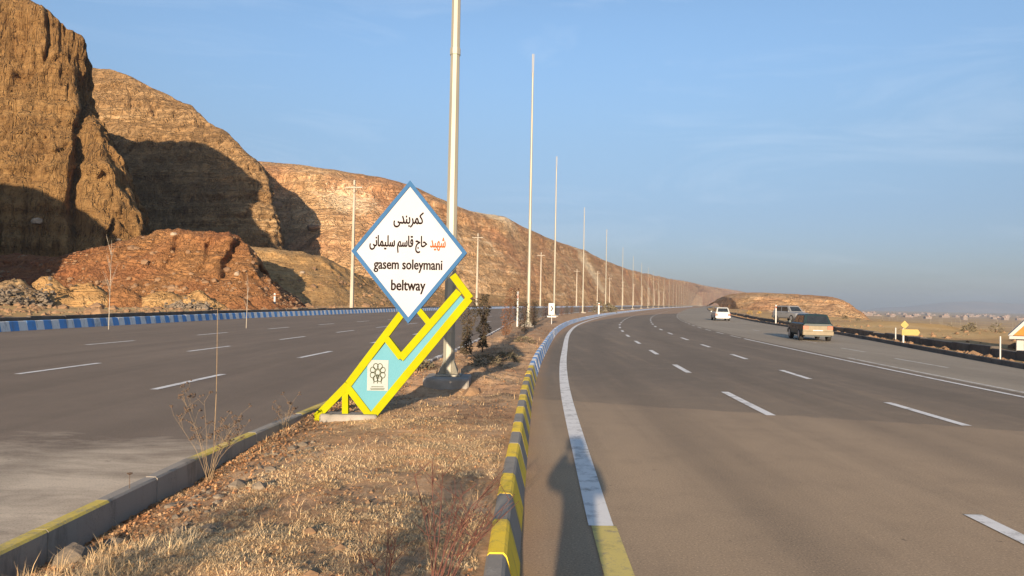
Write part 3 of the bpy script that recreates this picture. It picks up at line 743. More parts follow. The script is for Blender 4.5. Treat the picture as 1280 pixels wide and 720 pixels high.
# low flat topped mound right of the road
def disp_low(V, S, f, g):
    return np.clip(g * 4, .1, 1) * (4.0 * ridged(V * [1 / 24., 1 / 24., 1 / 30.], 4) + 1.2 * fbm(V * .25, 4)) - 1.5, .5 * fbm(V * .12, 3) * np.clip(g * 3, 0, 1)
hill('mound', [(96, 330, -3) + tuple(at(895, 379, 390)), (92, 285, -4) + tuple(at(912, 371, 350)), (97, 268, -4) + tuple(at(930, 366, 345)), (103, 262, -5) + tuple(at(965, 366, 340)), (112, 258, -5.5) + tuple(at(1000, 368, 335)), (122, 258, -6) + tuple(at(1035, 370, 330)), (134, 262, -7) + tuple(at(1046, 373, 330)), (150, 280, -9) + tuple(at(1058, 386, 335)), (165, 320, -11) + tuple(at(1075, 394, 360))],
     [(-.2, -.15), (0, 0), (.2, .12), (.45, .35), (.62, .62), (.72, .82), (.85, .93), (1, 1), (1.6, 1), (2.4, .6)], 240, 60, M['cliff_orange'], disp_low, 'low flat topped orange mound right of the road behind the parked car', 7)
def disp_mtn(V, S, f, g): return 90 * ridged(V / 900., 3) * np.clip(g * 3, .1, 1), 22 * fbm(V / 500., 4) * np.clip(g * 2, 0, 1)
hill('mountain', [(3200, 8000, -26) + tuple(at(1050, 392, 8600)), (3900, 8000, -26) + tuple(at(1110, 385, 8600)), (4500, 8000, -26) + tuple(at(1165, 379, 8600)), (4900, 8000, -26) + tuple(at(1200, 376, 8600)), (5400, 8000, -26) + tuple(at(1250, 378, 8600)), (6000, 8000, -26) + tuple(at(1320, 382, 8600)), (6800, 8000, -26) + tuple(at(1420, 390, 8600))],
     [(-.1, -.05), (0, 0), (.5, .55), (1, 1), (1.3, .8)], 160, 24, M['mountain'], disp_mtn, 'faint blue mountain line behind the plain', 5)

# ------------------------------------------------------------------ rubble and boulders
def rock_mesh(seed, sub=1, name='boulder'):
    bm = bmesh.new(); bmesh.ops.create_icosphere(bm, subdivisions=sub, radius=1)
    rr = np.random.default_rng(seed); sc = rr.uniform(.65, 1.15, 3) * [1, 1, .8]
    co = np.array([v.co[:] for v in bm.verts]); k = 1 + .32 * fbm(co * 1.1 + seed * 7.7, 2)
    co = co * k[:, None] * sc
    fl = -.45; co[:, 2] = np.where(co[:, 2] < fl, fl, co[:, 2])
    me = bpy.data.meshes.new(name)
    fs = [tuple(v.index for v in f.verts) for f in bm.faces]; bm.free()
    me.from_pydata([tuple(c) for c in co], [], fs); me.update(); return me
ROCKS = [rock_mesh(i, 1) for i in range(9)]
ROCK_V = [np.array([v.co[:] for v in m.vertices]) for m in ROCKS]; ROCK_F = [np.array([p.vertices[:] for p in m.polygons]) for m in ROCKS]
def scatter(name, pts, sizes, mat, label, cat=None):
    Vs, Fs, n = [], [], 0
    for p, s in zip(pts, sizes):
        k = int(RNG.integers(9)); a = RNG.uniform(0, 6.28); c, q = cos(a), sin(a)
        v = ROCK_V[k] * s; v = np.stack([v[:, 0] * c - v[:, 1] * q, v[:, 0] * q + v[:, 1] * c, v[:, 2]], -1) + p
        Vs.append(v); Fs.append(ROCK_F[k] + n); n += len(v)
    return tag(link(name, np_mesh(name, np.concatenate(Vs), np.concatenate(Fs), False), mat), label, cat, None, 'stuff')
def hill_pts(label, n, gmin, gmax, lo=0, hi=1):
    V, f, g = HILLS[label]; ns = V.shape[0]
    ok = np.argwhere((g[0] > gmin) & (g[0] < gmax))[:, 0]
    i = RNG.integers(int(ns * lo), int(ns * hi), n); j = RNG.choice(ok, n)
    return V[i, j]
LM, LB = 'red earth mound at the foot of the near cliff', 'low ochre bench of earth between the red mound and the layered ridge'
def ground_pts(n, xf, ylo, yhi):
    y = ylo * (yhi / ylo) ** RNG.random(n); x = xf(y)
    z = ground_z(x, y); return np.stack([x, y, z], -1)
p1 = np.concatenate([hill_pts(LM, 1900, .0, .35, .1), hill_pts(LM, 900, .3, .98, .1), hill_pts(LB, 1500, .0, .7)])
scatter('rubble', p1, RNG.gamma(1.3, .10, len(p1)) + .04, M['stone'], 'loose brown rubble at the foot of the red mound and ochre bench', 'rubble')
p2 = ground_pts(3000, lambda y: FL(y) - 3 - RNG.gamma(2, 9, len(y)), 30, 260)
scatter('rubble', p2, RNG.gamma(1.3, .075, len(p2)) + .03, M['stone'], 'stones strewn on the dirt beyond the blue and white kerb', 'rubble')
p3 = ground_pts(900, lambda y: XR(y) + .35 + RNG.random(len(y)) * 1.7, 13, 200)
scatter('rubble', p3, RNG.gamma(2, .028, len(p3)) + .03, M['stone'], 'small rubble lying in the ditch along the right kerb', 'rubble')
p4 = ground_pts(1100, lambda y: XR(y) + 3 + RNG.gamma(1.6, 16, len(y)), 20, 240)
scatter('rubble', p4, np.minimum(RNG.gamma(1.3, .07, len(p4)) + .03, .3), M['stone'], 'stones strewn over the ochre ground right of the ditch', 'rubble')

# dirt heaps in a row behind the blue kerb: each is a thing
def heap(px, py_top, Y, w, mat, label, name='dirt_heap', cat='heap', seed=0, asym=0.0):
    top = at(px, py_top, Y); h = max(.5, top.z - .2); r = w / 2
    n, m = 40, 18; vs = []; 
    th = np.linspace(0, 2 * pi, n, endpoint=False); rr = np.linspace(0, 1, m)
    T, Rr = np.meshgrid(th, rr, indexing='ij')
    x = np.cos(T) * Rr * r * 1.25; y = np.sin(T) * Rr * r * .9
    z = h * np.clip(1 - Rr ** 1.5, 0, 1) ** 1.15
    P = np.stack([x.ravel() + px, y.ravel(), z.ravel() + seed * 9], -1)
    k = np.clip(1 - Rr.ravel() ** 3, .1, 1)
    z = z.ravel() + k * h * (.22 * fbm(P * .7, 4) + .16 * ridged(P * 1.3, 3) - .08)
    V = np.stack([x.ravel(), y.ravel(), z - .12], -1)
    i = np.arange(n)[:, None] * m + np.arange(m - 1)[None, :]; i2 = ((np.arange(n) + 1) % n)[:, None] * m + np.arange(m - 1)[None, :]
    Q = np.stack([i, i + 1, i2 + 1, i2], -1).reshape(-1, 4)
    o = link(name, np_mesh(name, V, Q, True), mat, None, (top.x, Y, .2))
    return tag(o, label, cat, 'spoil heaps behind the blue and white kerb')
heap(14, 347, 74, 8.4, M['spoil_dark'], 'grey and ochre heap of broken spoil at the left edge of the picture', seed=1)
heap(62, 348, 76, 7.5, M['earth_ochre'], 'rounded ochre heap with a dark grey patch, second from the left edge', seed=2)
heap(108, 354, 77, 6.9, M['earth_ochre'], 'ochre heap under the thin bare sapling with a pale stem', seed=3)
heap(152, 359, 78, 6.6, M['earth_red'], 'reddish heap in front of the red earth mound', seed=4)
heap(205, 362, 79, 6.9, M['earth_ochre'], 'low pale ochre heap in front of the red mound', seed=5)
heap(246, 363, 80, 6.3, M['earth_ochre'], 'ochre heap just left of the dark rubble patch', seed=6)
heap(286, 366, 82, 6.0, M['earth_red'], 'small red brown heap right of the dark rubble patch', seed=7)
heap(322, 369, 84, 5.4, M['earth_red'], 'smallest red heap beside the white marker post', seed=8)
def rr_pts(px0, px1, Y, dy, n, z0=.2, zs=.5):
    return np.array([[at(RNG.uniform(px0, px1), 370, Y).x, Y + RNG.uniform(-dy, dy), z0 + abs(RNG.normal(0, zs))] for _ in range(n)])
scatter('rubble', rr_pts(-12, 34, 70.5, 1.2, 300, .25, .7), RNG.gamma(2, .05, 300) + .04, M['stone_grey'], 'grey broken concrete piled at the left edge behind the kerb', 'rubble')
scatter('rubble', rr_pts(45, 64, 72.5, .8, 130, .25, .8), RNG.gamma(2, .06, 130) + .05, M['stone_grey'], 'dark grey patch of broken stone on the second heap', 'rubble')
scatter('rubble', rr_pts(208, 262, 76, 1.0, 200, .25, .35), RNG.gamma(2, .055, 200) + .04, M['stone_grey'], 'dark rubble patch below the red mound', 'rubble')
def on_surface(px, py):
    bpy.context.view_layer.update()
    d = (_fw * F_PX + _R * (px - 640) + _U * (360 - py)).normalized()
    ok, p, *_ = SC.ray_cast(bpy.context.evaluated_depsgraph_get(), Vector((0, 0, CAM_H)) + d * 26, d)
    return p if ok else at(px, py, 100)
def boulder(p, s, mat, label, seed):
    me = rock_mesh(seed, 2); me.materials.append(mat)
    o = link('boulder', me); o.location = p; o.scale = (s, s, s); o.rotation_euler = (0, 0, seed)
    return tag(o, label, 'boulder')
boulder(on_surface(46, 277), .8, M['stone_pale'], 'large pale boulder in the shade on the near cliff', 21)
boulder(on_surface(217, 293), .55, M['stone_pale'], 'small round boulder on top of the red mound', 22)
boulder(on_surface(392, 285), 2.4, M['stone'], 'big rounded boulder at the foot of the orange ridge', 23)
boulder(on_surface(345, 258), 2.6, M['stone'], 'ochre rock catching the sun in the shade right of the brown hill', 24)
boulder(on_surface(296, 343), .5, M['stone_pale'], 'pale boulder on the right flank of the red mound', 25)
boulder(on_surface(378, 341), .55, M['stone_pale'], 'pale boulder lying on the ochre bench', 26)
boulder(on_surface(148, 300), .5, M['stone_pale'], 'small white boulder where the red mound meets the cliff shade', 27)

# ------------------------------------------------------------------ light poles on the median
def octa(rb, rt, h, z0=0.0):
    mb = MB(); mb.tube([(0, 0, z0), (0, 0, h * .34), (0, 0, h * .68), (0, 0, h)], [rb, rb + (rt - rb) * .34, rb + (rt - rb) * .68, rt], 8, rot0=pi / 8); return mb
def make_light_pole(H):
    r = empty('light_pole', (0, 0, 0))
    zf = .30
    MB().bevel_box((0, -.12, zf / 2 - .1), (.80, .95, zf + .2), .03).build('footing', M['concrete'], r)
    octa(.112, .050, H, zf).build('shaft', M['pole'], r)
    MB().bevel_box((0, 0, zf + .02), (.44, .44, .03), .01).build('base_plate', M['pole'], r)
    g = MB()
    for k in range(4):
        a = k * pi / 2 + pi / 4; c, s = cos(a), sin(a)
        g.add([(c * .10 - s * .008, s * .10 + c * .008, zf + .04), (c * .25 - s * .008, s * .25 + c * .008, zf + .04), (c * .10 - s * .008, s * .10 + c * .008, zf + .32),
               (c * .10 + s * .008, s * .10 - c * .008, zf + .04), (c * .25 + s * .008, s * .25 - c * .008, zf + .04), (c * .10 + s * .008, s * .10 - c * .008, zf + .32)],
              [(0, 1, 2), (5, 4, 3), (0, 3, 4, 1), (1, 4, 5, 2), (2, 5, 3, 0)])
    g.build('gusset', M['pole'], r)
    bme = MB().tube([(0, 0, 0), (0, 0, .12)], .014, 6).mesh('anchor_bolt'); bme.materials.append(M['steel_dark'])
    for k in range(4):
        a = k * pi / 2 + pi / 4 + .0
        link('anchor_bolt', bme, None, r, (cos(a) * .275, sin(a) * .275, zf + .0))
    MB().box((0, -.108, zf + .95), (.12, .02, .34)).build('access_door', M['pole'], r)
    MB().tube([(0, 0, H * .41), (0, 0, H * .41 + .12)], [.10, .10], 8, rot0=pi / 8).build('collar', M['pole'], r)
    t = MB(); t.tube([(-.035, 0, H - .3), (-.04, 0, H + 1.1)], .022, 6); t.tube([(.035, 0, H - .3), (.04, 0, H + 1.1)], .022, 6)
    t.build('top_bracket', M['pole'], r)
    return r
def make_far_pole(H):
    r = empty('light_pole', (0, 0, 0))
    octa(.09, .04, H, 0).build('shaft', M['pole'], r)
    MB().bevel_box((0, 0, .1), (.8, .8, .5), .03).build('footing', M['concrete'], r)
    return r
HP = [15.0, 15.0, 15.0, 13.6, 13.2, 13.4]
LP_LABEL = ['nearest tall light pole, on a concrete footing right behind the diamond sign', 'second light pole along the median, on a pale concrete footing beside the dead saplings',
            'third light pole along the median, behind the white chevron marker', 'fourth light pole along the median, in front of the pale patch on the ridge', 'fifth light pole along the median, before the ridge skyline']
near = make_light_pole(15.0); far = make_far_pole(14.0)
pole_xy = [(-1.12, 13.45), (.98, 43.0), (4.2, 73.3), (9.95, 103.5), (17.0, 134.0)]
y = 134.0
for i in range(36):
    y += 30.3 * cos(heading(CR, y)); pole_xy.append((float(CR(y)) - 3.0, y))
for i, (x, y) in enumerate(pole_xy):
    if i < 5: o = near if i == 0 else copy_tree(near)
    else: o = far if i == 5 else copy_tree(far)
    o.location = (x, y, .03 if i == 0 else .08)
    o.rotation_euler = (0, 0, 0)
    if i >= 3 and i < 5: o.scale = (1, 1, .93)
    tag(o, LP_LABEL[i] if i < 5 else 'distant bare light pole in the receding row on the median', 'light pole', 'light poles on the median')

# ------------------------------------------------------------------ concrete utility poles beyond the left carriageway
def make_utility_pole(H=15.6):
    r = empty('utility_pole', (0, 0, 0))
    MB().tube([(0, 0, -.3), (0, 0, H)], [.30, .15], 4, rot0=pi / 4).build('shaft', M['pole_concrete'], r)
    arm = MB().box((0, -.2, H - .9), (2.3, .12, .14)).build('crossarm', M['pole_concrete'], r)
    ins = MB().tube([(0, 0, 0), (0, 0, .10), (0, 0, .12), (0, 0, .24)], [.03, .03, .07, .05], 8).mesh('insulator'); ins.materials.append(M['stone_grey'])
    for x in (-1.05, 0, 1.05): link('insulator', ins, None, arm, (x, -.2, H - .83))
    b = MB(); b.tube([(-.75, -.2, H - .95), (0, -.16, H - 1.6)], .025, 5); b.tube([(.75, -.2, H - .95), (0, -.16, H - 1.6)], .025, 5); b.build('brace', M['steel_dark'], r)
    return r
up = make_utility_pole()
UPS = [(-20.8, 96.2, 1.09, 'nearest concrete utility pole, left of the diamond sign'), (-7.2, 152.2, .99, 'second concrete utility pole, right of the yellow frame of the sign'), (8.1, 209, 1.0, 'third concrete utility pole beyond the second light pole'),
       (23.2, 265, .87, 'fourth concrete utility pole, against the pale patch on the ridge'), (37, 320, .98, 'fifth concrete utility pole along the ridge foot')]
for k in range(8): UPS.append((float(FL(376 + 57 * k)) - 3.0, 376 + 57 * k, .95, 'distant concrete utility pole at the foot of the ridge'))
for i, (x, y, s, lb) in enumerate(UPS):
    o = up if i == 0 else copy_tree(up)
    o.location = (x, y, .1); o.scale = (1, 1, s); o.rotation_euler = (0, 0, -heading(FL, y))
    tag(o, lb, 'utility pole', 'utility poles along the left carriageway')

# ------------------------------------------------------------------ the diamond sign
def text_mesh(body, size):
    c = bpy.data.curves.new('lettering', 'FONT'); c.body = body; c.size = size; c.align_x = 'LEFT'; c.resolution_u = 3; c.offset = size * .010
    o = bpy.data.objects.new('lettering', c); COL.objects.link(o)
    bpy.context.view_layer.update()
    me = bpy.data.meshes.new_from_object(o.evaluated_get(bpy.context.evaluated_depsgraph_get()))
    bpy.data.objects.remove(o); return me
def lettering(body, x0, x1, zc, h, y, mat, parent, name='lettering'):
    """text fitted to x0..x1 and centred at height zc with height h, standing in the x-z plane facing -y"""
    me = text_mesh(body, 1.0)
    co = np.array([v.co[:] for v in me.vertices]); mn, mx = co.min(0), co.max(0)
    V = np.zeros_like(co)
    V[:, 0] = x0 + (co[:, 0] - mn[0]) / (mx[0] - mn[0]) * (x1 - x0)
    V[:, 2] = zc + ((co[:, 1] - mn[1]) / (mx[1] - mn[1]) - .5) * h
    V[:, 1] = y
    # three passes a hair apart give the stroke its weight
    F = [tuple(p.vertices) for p in me.polygons]; n = len(V); k = .028 * h
    VV = np.concatenate([V + [dx * k, -.0004 * i, dz * k] for i, (dx, dz) in enumerate(((-.5, 0), (.5, .25), (0, -.25)))])
    FF = [tuple(j + n * i for j in f) for i in range(3) for f in F]
    bpy.data.meshes.remove(me)
    me = bpy.data.meshes.new('lettering'); me.from_pydata([tuple(v) for v in VV], [], FF); me.update(); me.materials.append(mat)
    return link(name, me, None, parent)
def build_sign():
    Y = 9.2
    r = empty('road_sign', (-1.95, Y, .27), 0, 'tilted sign with a white diamond panel on a yellow and turquoise frame', 'sign')
    ox, oz = -1.95, .27
    kx = Y / 10.4
    def q(x, z): return (x - ox, z - oz)
    def zz(z): return CAM_H + (z - CAM_H) * kx - oz
    def xx(x): return x * kx - ox
    T, Rt, B, L = (-1.292, 3.177), (-.566, 2.288), (-1.278, 1.399), (-2.001, 2.284)
    cx, cz = -1.2845, 2.2875
    # diamond panel
    def sc(p, k): return q(cx + (p[0] - cx) * k, cz + (p[1] - cz) * k)
    pan = MB().prism([sc(B, .93), sc(Rt, .93), sc(T, .93), sc(L, .93)], -.03, .0).build('diamond_panel', M['sign_white'], r)
    fr = MB()
    pts = [B, Rt, T, L]
    for i in range(4):
        a, b = pts[i], pts[(i + 1) % 4]
        fr = MB().prism([sc(a, 1.0), sc(b, 1.0), sc(b, .915), sc(a, .915)], -.045, .03)
        fr.build('border_bar', M['sign_blue'], pan)
    yl = -.034
    lettering('\uFBFD\uFEAA\uFEE8\uFE91\uFEAE\uFEE4\uFB90', xx(-1.68), xx(-1.262), zz(2.815), .195, yl, M['ink_black'], pan)
    lettering('\uFEAA\uFBFF\uFEEC\uFEB7', xx(-1.160), xx(-.945), zz(2.480), .165, yl, M['ink_orange'], pan)
    lettering('\uFBFD\uFEE7\uFE8E\uFEE4\uFBFF\uFEE0\uFEB3 \uFEE2\uFEB3\uFE8E\uFED7 \uFE9D\uFE8E\uFEA3', xx(-2.01), xx(-1.205), zz(2.470), .215, yl, M['ink_black'], pan)
    lettering('gasem soleymani', xx(-1.945), xx(-.985), zz(2.165), .165, yl, M['ink_black'], pan)
    lettering('beltway', xx(-1.695), xx(-1.215), zz(1.872), .175, yl, M['ink_black'], pan)
    # yellow frame: every bar a part
    def px(x, y): p = at(x, y, Y); return (p.x, p.z)
    def bar(a, b, w, y0=-.04, y1=.04, name='frame_bar', e=0.0):
        a, b = Vector(px(*a)), Vector(px(*b)); d = (b - a).normalized(); n = Vector((-d.y, d.x)) * w / 2
        a = a - d * e; b = b + d * e
        poly = [q(*(a - n)), q(*(b - n)), q(*(b + n)), q(*(a + n))]
        return MB().prism(poly, y0, y1).build(name, M['sign_yellow'], r)
    bar((396, 521), (436, 480), .09); bar((436, 480), (504, 390), .09, e=.0)
    bar((394, 521.5), (420, 522), .075, -.038, .038); bar((440, 522.5), (466, 523), .075, -.038, .038)
    bar((432, 486), (432, 520), .075, -.036, .036)
    bar((434, 482), (464, 521), .085, -.042, .042)
    bar((463, 523), (587, 373), .095)
    bar((482, 421), (502, 447), .08, -.042, .042)
    bar((501, 448), (574, 364), .09)
    bar((566, 344), (588, 373), .09, -.043, .043)
    bar((523, 387), (537, 404), .075, -.037, .037)
    pl = MB().prism([q(*px(464, 517)), q(*px(580, 374)), q(*px(574, 367)), q(*px(502, 451)), q(*px(484, 426)), q(*px(438, 484))], -.012, .012).build('turquoise_panel', M['sign_turquoise'], r)
    # emblem plaque
    c = px(472.5, 469); x, z = q(*c)
    em = MB().prism([(x - .13, z - .19), (x + .13, z - .19), (x + .13, z + .19), (x - .13, z + .19)], -.020, -.0125).build('emblem_plaque', M['plaque_white'], pl)
    e = MB(); yy = -.0225
    def ring(cx2, cz2, rx, rz, n=14, a0=0, a1=2 * pi, w=.005):
        prev = None
        for i in range(n + 1):
            a = a0 + (a1 - a0) * i / n
            o_ = (cx2 + cos(a) * (rx + w), yy, cz2 + sin(a) * (rz + w)); i_ = (cx2 + cos(a) * (rx - w), yy, cz2 + sin(a) * (rz - w))
            if prev: e.quad(prev[0], o_, i_, prev[1])
            prev = (o_, i_)
    zc = z + .035
    for k in range(8):
        a = k * pi / 4 + pi / 8
        ring(x + cos(a) * .068, zc + sin(a) * .082, .030, .036)
    ring(x, zc, .030, .036)
    ring(x, zc - .075, .016, .05, 10, 0, pi)
    for dx in (-.045, 0, .045): e.quad((x + dx - .005, yy, zc - .135), (x + dx + .005, yy, zc - .135), (x + dx + .005, yy, zc - .07), (x + dx - .005, yy, zc - .07))
    for dz, w in ((-.143, .075), (-.163, .09), (-.178, .085)): e.quad((x - w, yy, z + dz), (x + w, yy, z + dz), (x + w, yy, z + dz + .007), (x - w, yy, z + dz + .007))
    e.build('emblem', M['ink_grey'], em)
    # foot slab half sunk in the soil
    MB().bevel_box((-1.98 - ox, .0, -.07), (.70, .26, .14), .02).build('foot_slab', M['concrete'], r)
build_sign()

# ------------------------------------------------------------------ marker posts
def post(x, y, z, h, label, mat='plate_white', w=.09, name='marker_post', cap=True):
    r = empty(name, (x, y, z), 0, label, 'marker post')
    MB().bevel_box((0, 0, h / 2 - .1), (w, w * .7, h + .2), w * .15).build('post_shaft', M[mat], r)
    if cap: MB().box((0, -w * .36, h * .86), (w * .8, .006, h * .10)).build('reflector', M['lamp_orange'], r)
    return r
post(-27.7, 86.4, .2, 1.9, 'white marker post beyond the left carriageway, under the ochre bench', w=.22)
post(.35, 43.5, .1, 2.2, 'white marker post on the median just left of the second light pole', w=.10)
post(11.2, 95, .1, 1.6, 'white marker post on the median between the third and fourth light poles', w=.22)
post(float(XR(69)) + .5, 69, .1, 1.75, 'white marker post on the right roadside between the white and silver cars', 'plate_white', w=.12)
post(float(XR(42)) + 1.5, 40.6, .1, .55, 'short white marker post in the right ditch', w=.06, cap=False)
post(16.2, 24.5, .1, .75, 'thin white marker post in the right ditch near the orange hut', w=.045, cap=False)
def chevron():
    r = empty('chevron_marker', (2.75, 50.6, .2), 0, 'white marker plate with a black chevron on a thin post beside the median kerb', 'road marker')
    MB().tube([(0, 0, -.2), (0, 0, 1.35)], .028, 6).build('post_shaft', M['plate_white'], r)
    p = MB().bevel_box((-.02, -.05, 1.02), (.42, .03, .80), .01).build('plate', M['plate_white'], r)
    m = MB(); yy = -.068
    for s in (-1, 1): m.quad((-.10, yy, 1.05 + s * .17), (-.02, yy, 1.05 + s * .17), (.10, yy, 1.05), (.02, yy, 1.05))
    m.build('chevron', M['ink_black'], p)
    MB().bevel_box((.0, -.05, .50), (.62, .03, .10), .01).build('lower_plate', M['plate_white'], r)
chevron()
def yellow_sign():
    p = at(1129, 431, 35.0)
    r = empty('direction_sign', (p.x, 35.0, .0), 0, 'small yellow direction sign on a white post right of the road', 'sign')
    h = at(1129, 401, 35).z
    MB().tube([(0, 0, -.3), (0, 0, at(1129, 414, 35).z)], .045, 8).build('post_shaft', M['plate_white'], r)
    z0, z1 = at(1128, 419, 35).z, at(1128, 411.5, 35).z
    MB().prism([(-.1, z0), (.66, z0), (.76, (z0 + z1) / 2), (.66, z1), (-.1, z1)], -.06, -.03).build('arrow_plate', M['sign_cream'], r)
    n = 4; zc = at(1130, 406, 35).z
    MB().prism([(.03 + .20 * cos(2 * pi * k / n), zc + .20 * sin(2 * pi * k / n)) for k in range(n)], -.06, -.03).build('upper_plate', M['sign_cream'], r)
    MB().tube([(0, 0, at(1129, 414, 35).z), (0, 0, zc)], .03, 6).build('upper_post', M['plate_white'], r)
yellow_sign()

# ------------------------------------------------------------------ vehicles
def car(name, L, Wd, H, st, mats, loc, rz, label, cat, roof_rack=False):
    """st: fractions along length from the rear: profile of deck/hood heights and greenhouse"""
    r = empty(name, loc, rz, label, cat)
    hw = Wd / 2; z0 = st['sill']; zb = st['belt']
    body = MB(); n = len(st['hull'])
    ringn = 10; vs = []
    for (u, zt, wk) in st['hull']:
        y = (u - .5) * L; w = hw * wk
        zm = z0 + (zt - z0) * .5
        ringp = [(-w * .86, z0), (-w * .98, z0 + .12), (-w, zm), (-w * .97, zt - .06), (-w * .86, zt), (w * .86, zt), (w * .97, zt - .06), (w, zm), (w * .98, z0 + .12), (w * .86, z0)]
        vs += [(p[0], y, p[1]) for p in ringp]
    fs = [tuple(range(ringn))[::-1], tuple(range((n - 1) * ringn, n * ringn))]
    for i in range(n - 1):
        for k in range(ringn): fs.append((i * ringn + k, i * ringn + (k + 1) % ringn, (i + 1) * ringn + (k + 1) % ringn, (i + 1) * ringn + k))
    fs = [tuple(reversed(f)) for f in fs]
    bo = body.add(vs, fs).build('body', mats['body'], r, smooth=False)
    # greenhouse
    g = st['house']; yb0, yb1, yr0, yr1 = [(u - .5) * L for u in g]
    wb, wr = hw * .86, hw * .70; zr = H
    B = [(-wb, yb0, zb), (wb, yb0, zb), (wb, yb1, zb), (-wb, yb1, zb)]; Rr = [(-wr, yr0, zr - .05), (wr, yr0, zr - .05), (wr, yr1, zr - .05), (-wr, yr1, zr - .05)]
    k = .86; Rt = [(p[0] * k, (p[1] - (yr0 + yr1) / 2) * .92 + (yr0 + yr1) / 2, zr) for p in Rr]
    MB().add(B + Rr + Rt, [(0, 1, 5, 4), (1, 2, 6, 5), (2, 3, 7, 6), (3, 0, 4, 7), (4, 5, 9, 8), (5, 6, 10, 9), (6, 7, 11, 10), (7, 4, 8, 11), (8, 9, 10, 11)]).build('cabin', mats['body'], r)
    def pane(nm, a, b, c, d, out, mlo=.08, mhi=.1, lo=.1, hi=.9):
        a, b, c, d = map(Vector, (a, b, c, d)); o_ = Vector(out) * .008
        def P(s, t): return (a * (1 - s) + b * s) * (1 - t) + (d * (1 - s) + c * s) * t + o_
        return MB().quad(P(mlo, lo), P(1 - mhi, lo), P(1 - mhi, hi), P(mlo, hi)).build(nm, M['glass'], r)
    pane('rear_window', B[1], B[0], Rr[0], Rr[1], (0, -1, .3))
    pane('windscreen', B[3], B[2], Rr[2], Rr[3], (0, 1, .4))
    for s in (0, 1):
        a, b, c, d = (B[0], B[3], Rr[3], Rr[0]) if s == 0 else (B[1], B[2], Rr[2], Rr[1])
        o_ = (-1, 0, .2) if s == 0 else (1, 0, .2)
        pane('side_window', a, b, c, d, o_, .08, .53); pane('side_window', a, b, c, d, o_, .51, .10)
    # wheels
    rw = st.get('wheel', .31)
    for u in st['axles']:
        for s in (-1, 1):
            y = (u - .5) * L; x = s * (hw - .10)
            wo = MB().tube([(-.10, 0, 0), (-.085, 0, 0), (.085, 0, 0), (.10, 0, 0)], [rw * .88, rw, rw, rw * .88], 20).build('wheel', M['rubber'], r, (x, y, rw))
            MB().tube([(s * .098, 0, 0), (s * .108, 0, 0)], [rw * .62, rw * .52], 16).build('rim', M['rim'], wo)
            # arch lip
    zt0 = st['hull'][0][1]; yb = -L / 2
    MB().bevel_box((0, yb - .03, z0 + .17), (Wd * .96, .16, .20), .03).build('bumper', mats['bumper'], r)
    MB().bevel_box((0, L / 2 + .0, z0 + .17), (Wd * .94, .16, .20), .03).build('bumper', mats['bumper'], r)
    tl = st.get('tail', (.34, .18))
    for s in (-1, 1):
        MB().bevel_box((s * (hw * .86 - tl[0] / 2 + .05), yb - .012, zt0 - .10 - tl[1] / 2), (tl[0], .05, tl[1]), .012).build('tail_light', mats['tail'], r)
        MB().bevel_box((s * (hw * .72), L / 2 - .01, st['hull'][-1][1] - .14), (.30, .06, .14), .015).build('headlight', M['lamp_clear'], r)
        MB().bevel_box((s * (hw + .04), (g[1] - .5) * L - .12, zb + .06), (.14, .08, .12), .02).build('mirror', mats['body'], r)
    tg = MB().bevel_box((0, yb - .006, zt0 - .10 - st['gate'] / 2), (Wd * .80 - 2 * tl[0] if st.get('gate_in') else Wd * .93, .03, st['gate']), .012).build('tailgate', mats['gate'], r)
    MB().box((0, yb - .026 - (.0 if not st.get('gate_in') else .0), st.get('plate_z', z0 + .42)), (.46, .012, .12)).build('number_plate', M['plate_white'], r)
    for s in (-1, 1):
        for u in (.40, .60): MB().box((s * (hw * .992), (u - .5) * L, zb - .18), (.03, .14, .03)).build('door_handle', M['plastic_black'], r)
    if roof_rack:
        for s in (-1, 1): MB().tube([(s * wr * .8, yr0 + .15, zr + .05), (s * wr * .8, yr1 - .15, zr + .05)], .018, 6).build('roof_rail', M['plastic_black'], r)
    return r
wagon = dict(sill=.24, belt=.86, hull=[(0, .86, .90), (.03, .90, .97), (.2, .90, 1), (.6, .89, 1), (.72, .88, 1), (.95, .72, .96), (1, .62, .88)], house=(.02, .74, .10, .58), axles=(.19, .80), tail=(.26, .17), gate=.30, plate_z=.50)
hatch = dict(sill=.26, belt=.92, hull=[(0, .90, .90), (.03, .95, .97), (.2, .95, 1), (.6, .94, 1), (.74, .92, 1), (.96, .76, .95), (1, .64, .86)], house=(.01, .76, .08, .60), axles=(.18, .81), tail=(.22, .26), gate=.42, gate_in=True, plate_z=.62)
suv = dict(sill=.30, belt=1.0, hull=[(0, .98, .92), (.03, 1.02, .98), (.2, 1.02, 1), (.6, 1.01, 1), (.72, 1.0, 1), (.96, .88, .95), (1, .76, .86)], house=(.01, .74, .07, .60), axles=(.18, .80), tail=(.20, .30), gate=.40, gate_in=True, wheel=.35, plate_z=.66)
car('station_wagon', 3.9, 1.52, 1.34, wagon, dict(body=M['paint_dark'], bumper=M['paint_tan'], gate=M['paint_tan'], tail=M['lamp_orange']), (15.5, 38.5, .005), -radians(10), 'dark green station wagon with a tan tailgate driving away on the right', 'car')
car('hatchback', 3.95, 1.66, 1.46, hatch, dict(body=M['paint_white'], bumper=M['paint_white'], gate=M['paint_white'], tail=M['lamp_red']), (23.3, 82.5, .005), -radians(8), 'white hatchback driving away on the right shoulder lane, farthest car', 'car')
car('suv', 4.2, 1.75, 1.62, suv, dict(body=M['paint_silver'], bumper=M['plastic_black'], gate=M['paint_silver'], tail=M['lamp_red']), (29.1, 77.0, float(ground_z(np.array([29.1]), np.array([77.0]))[0]) + .06), radians(180 + 14), 'silver off-road car parked on the dirt facing the camera', 'car', True)

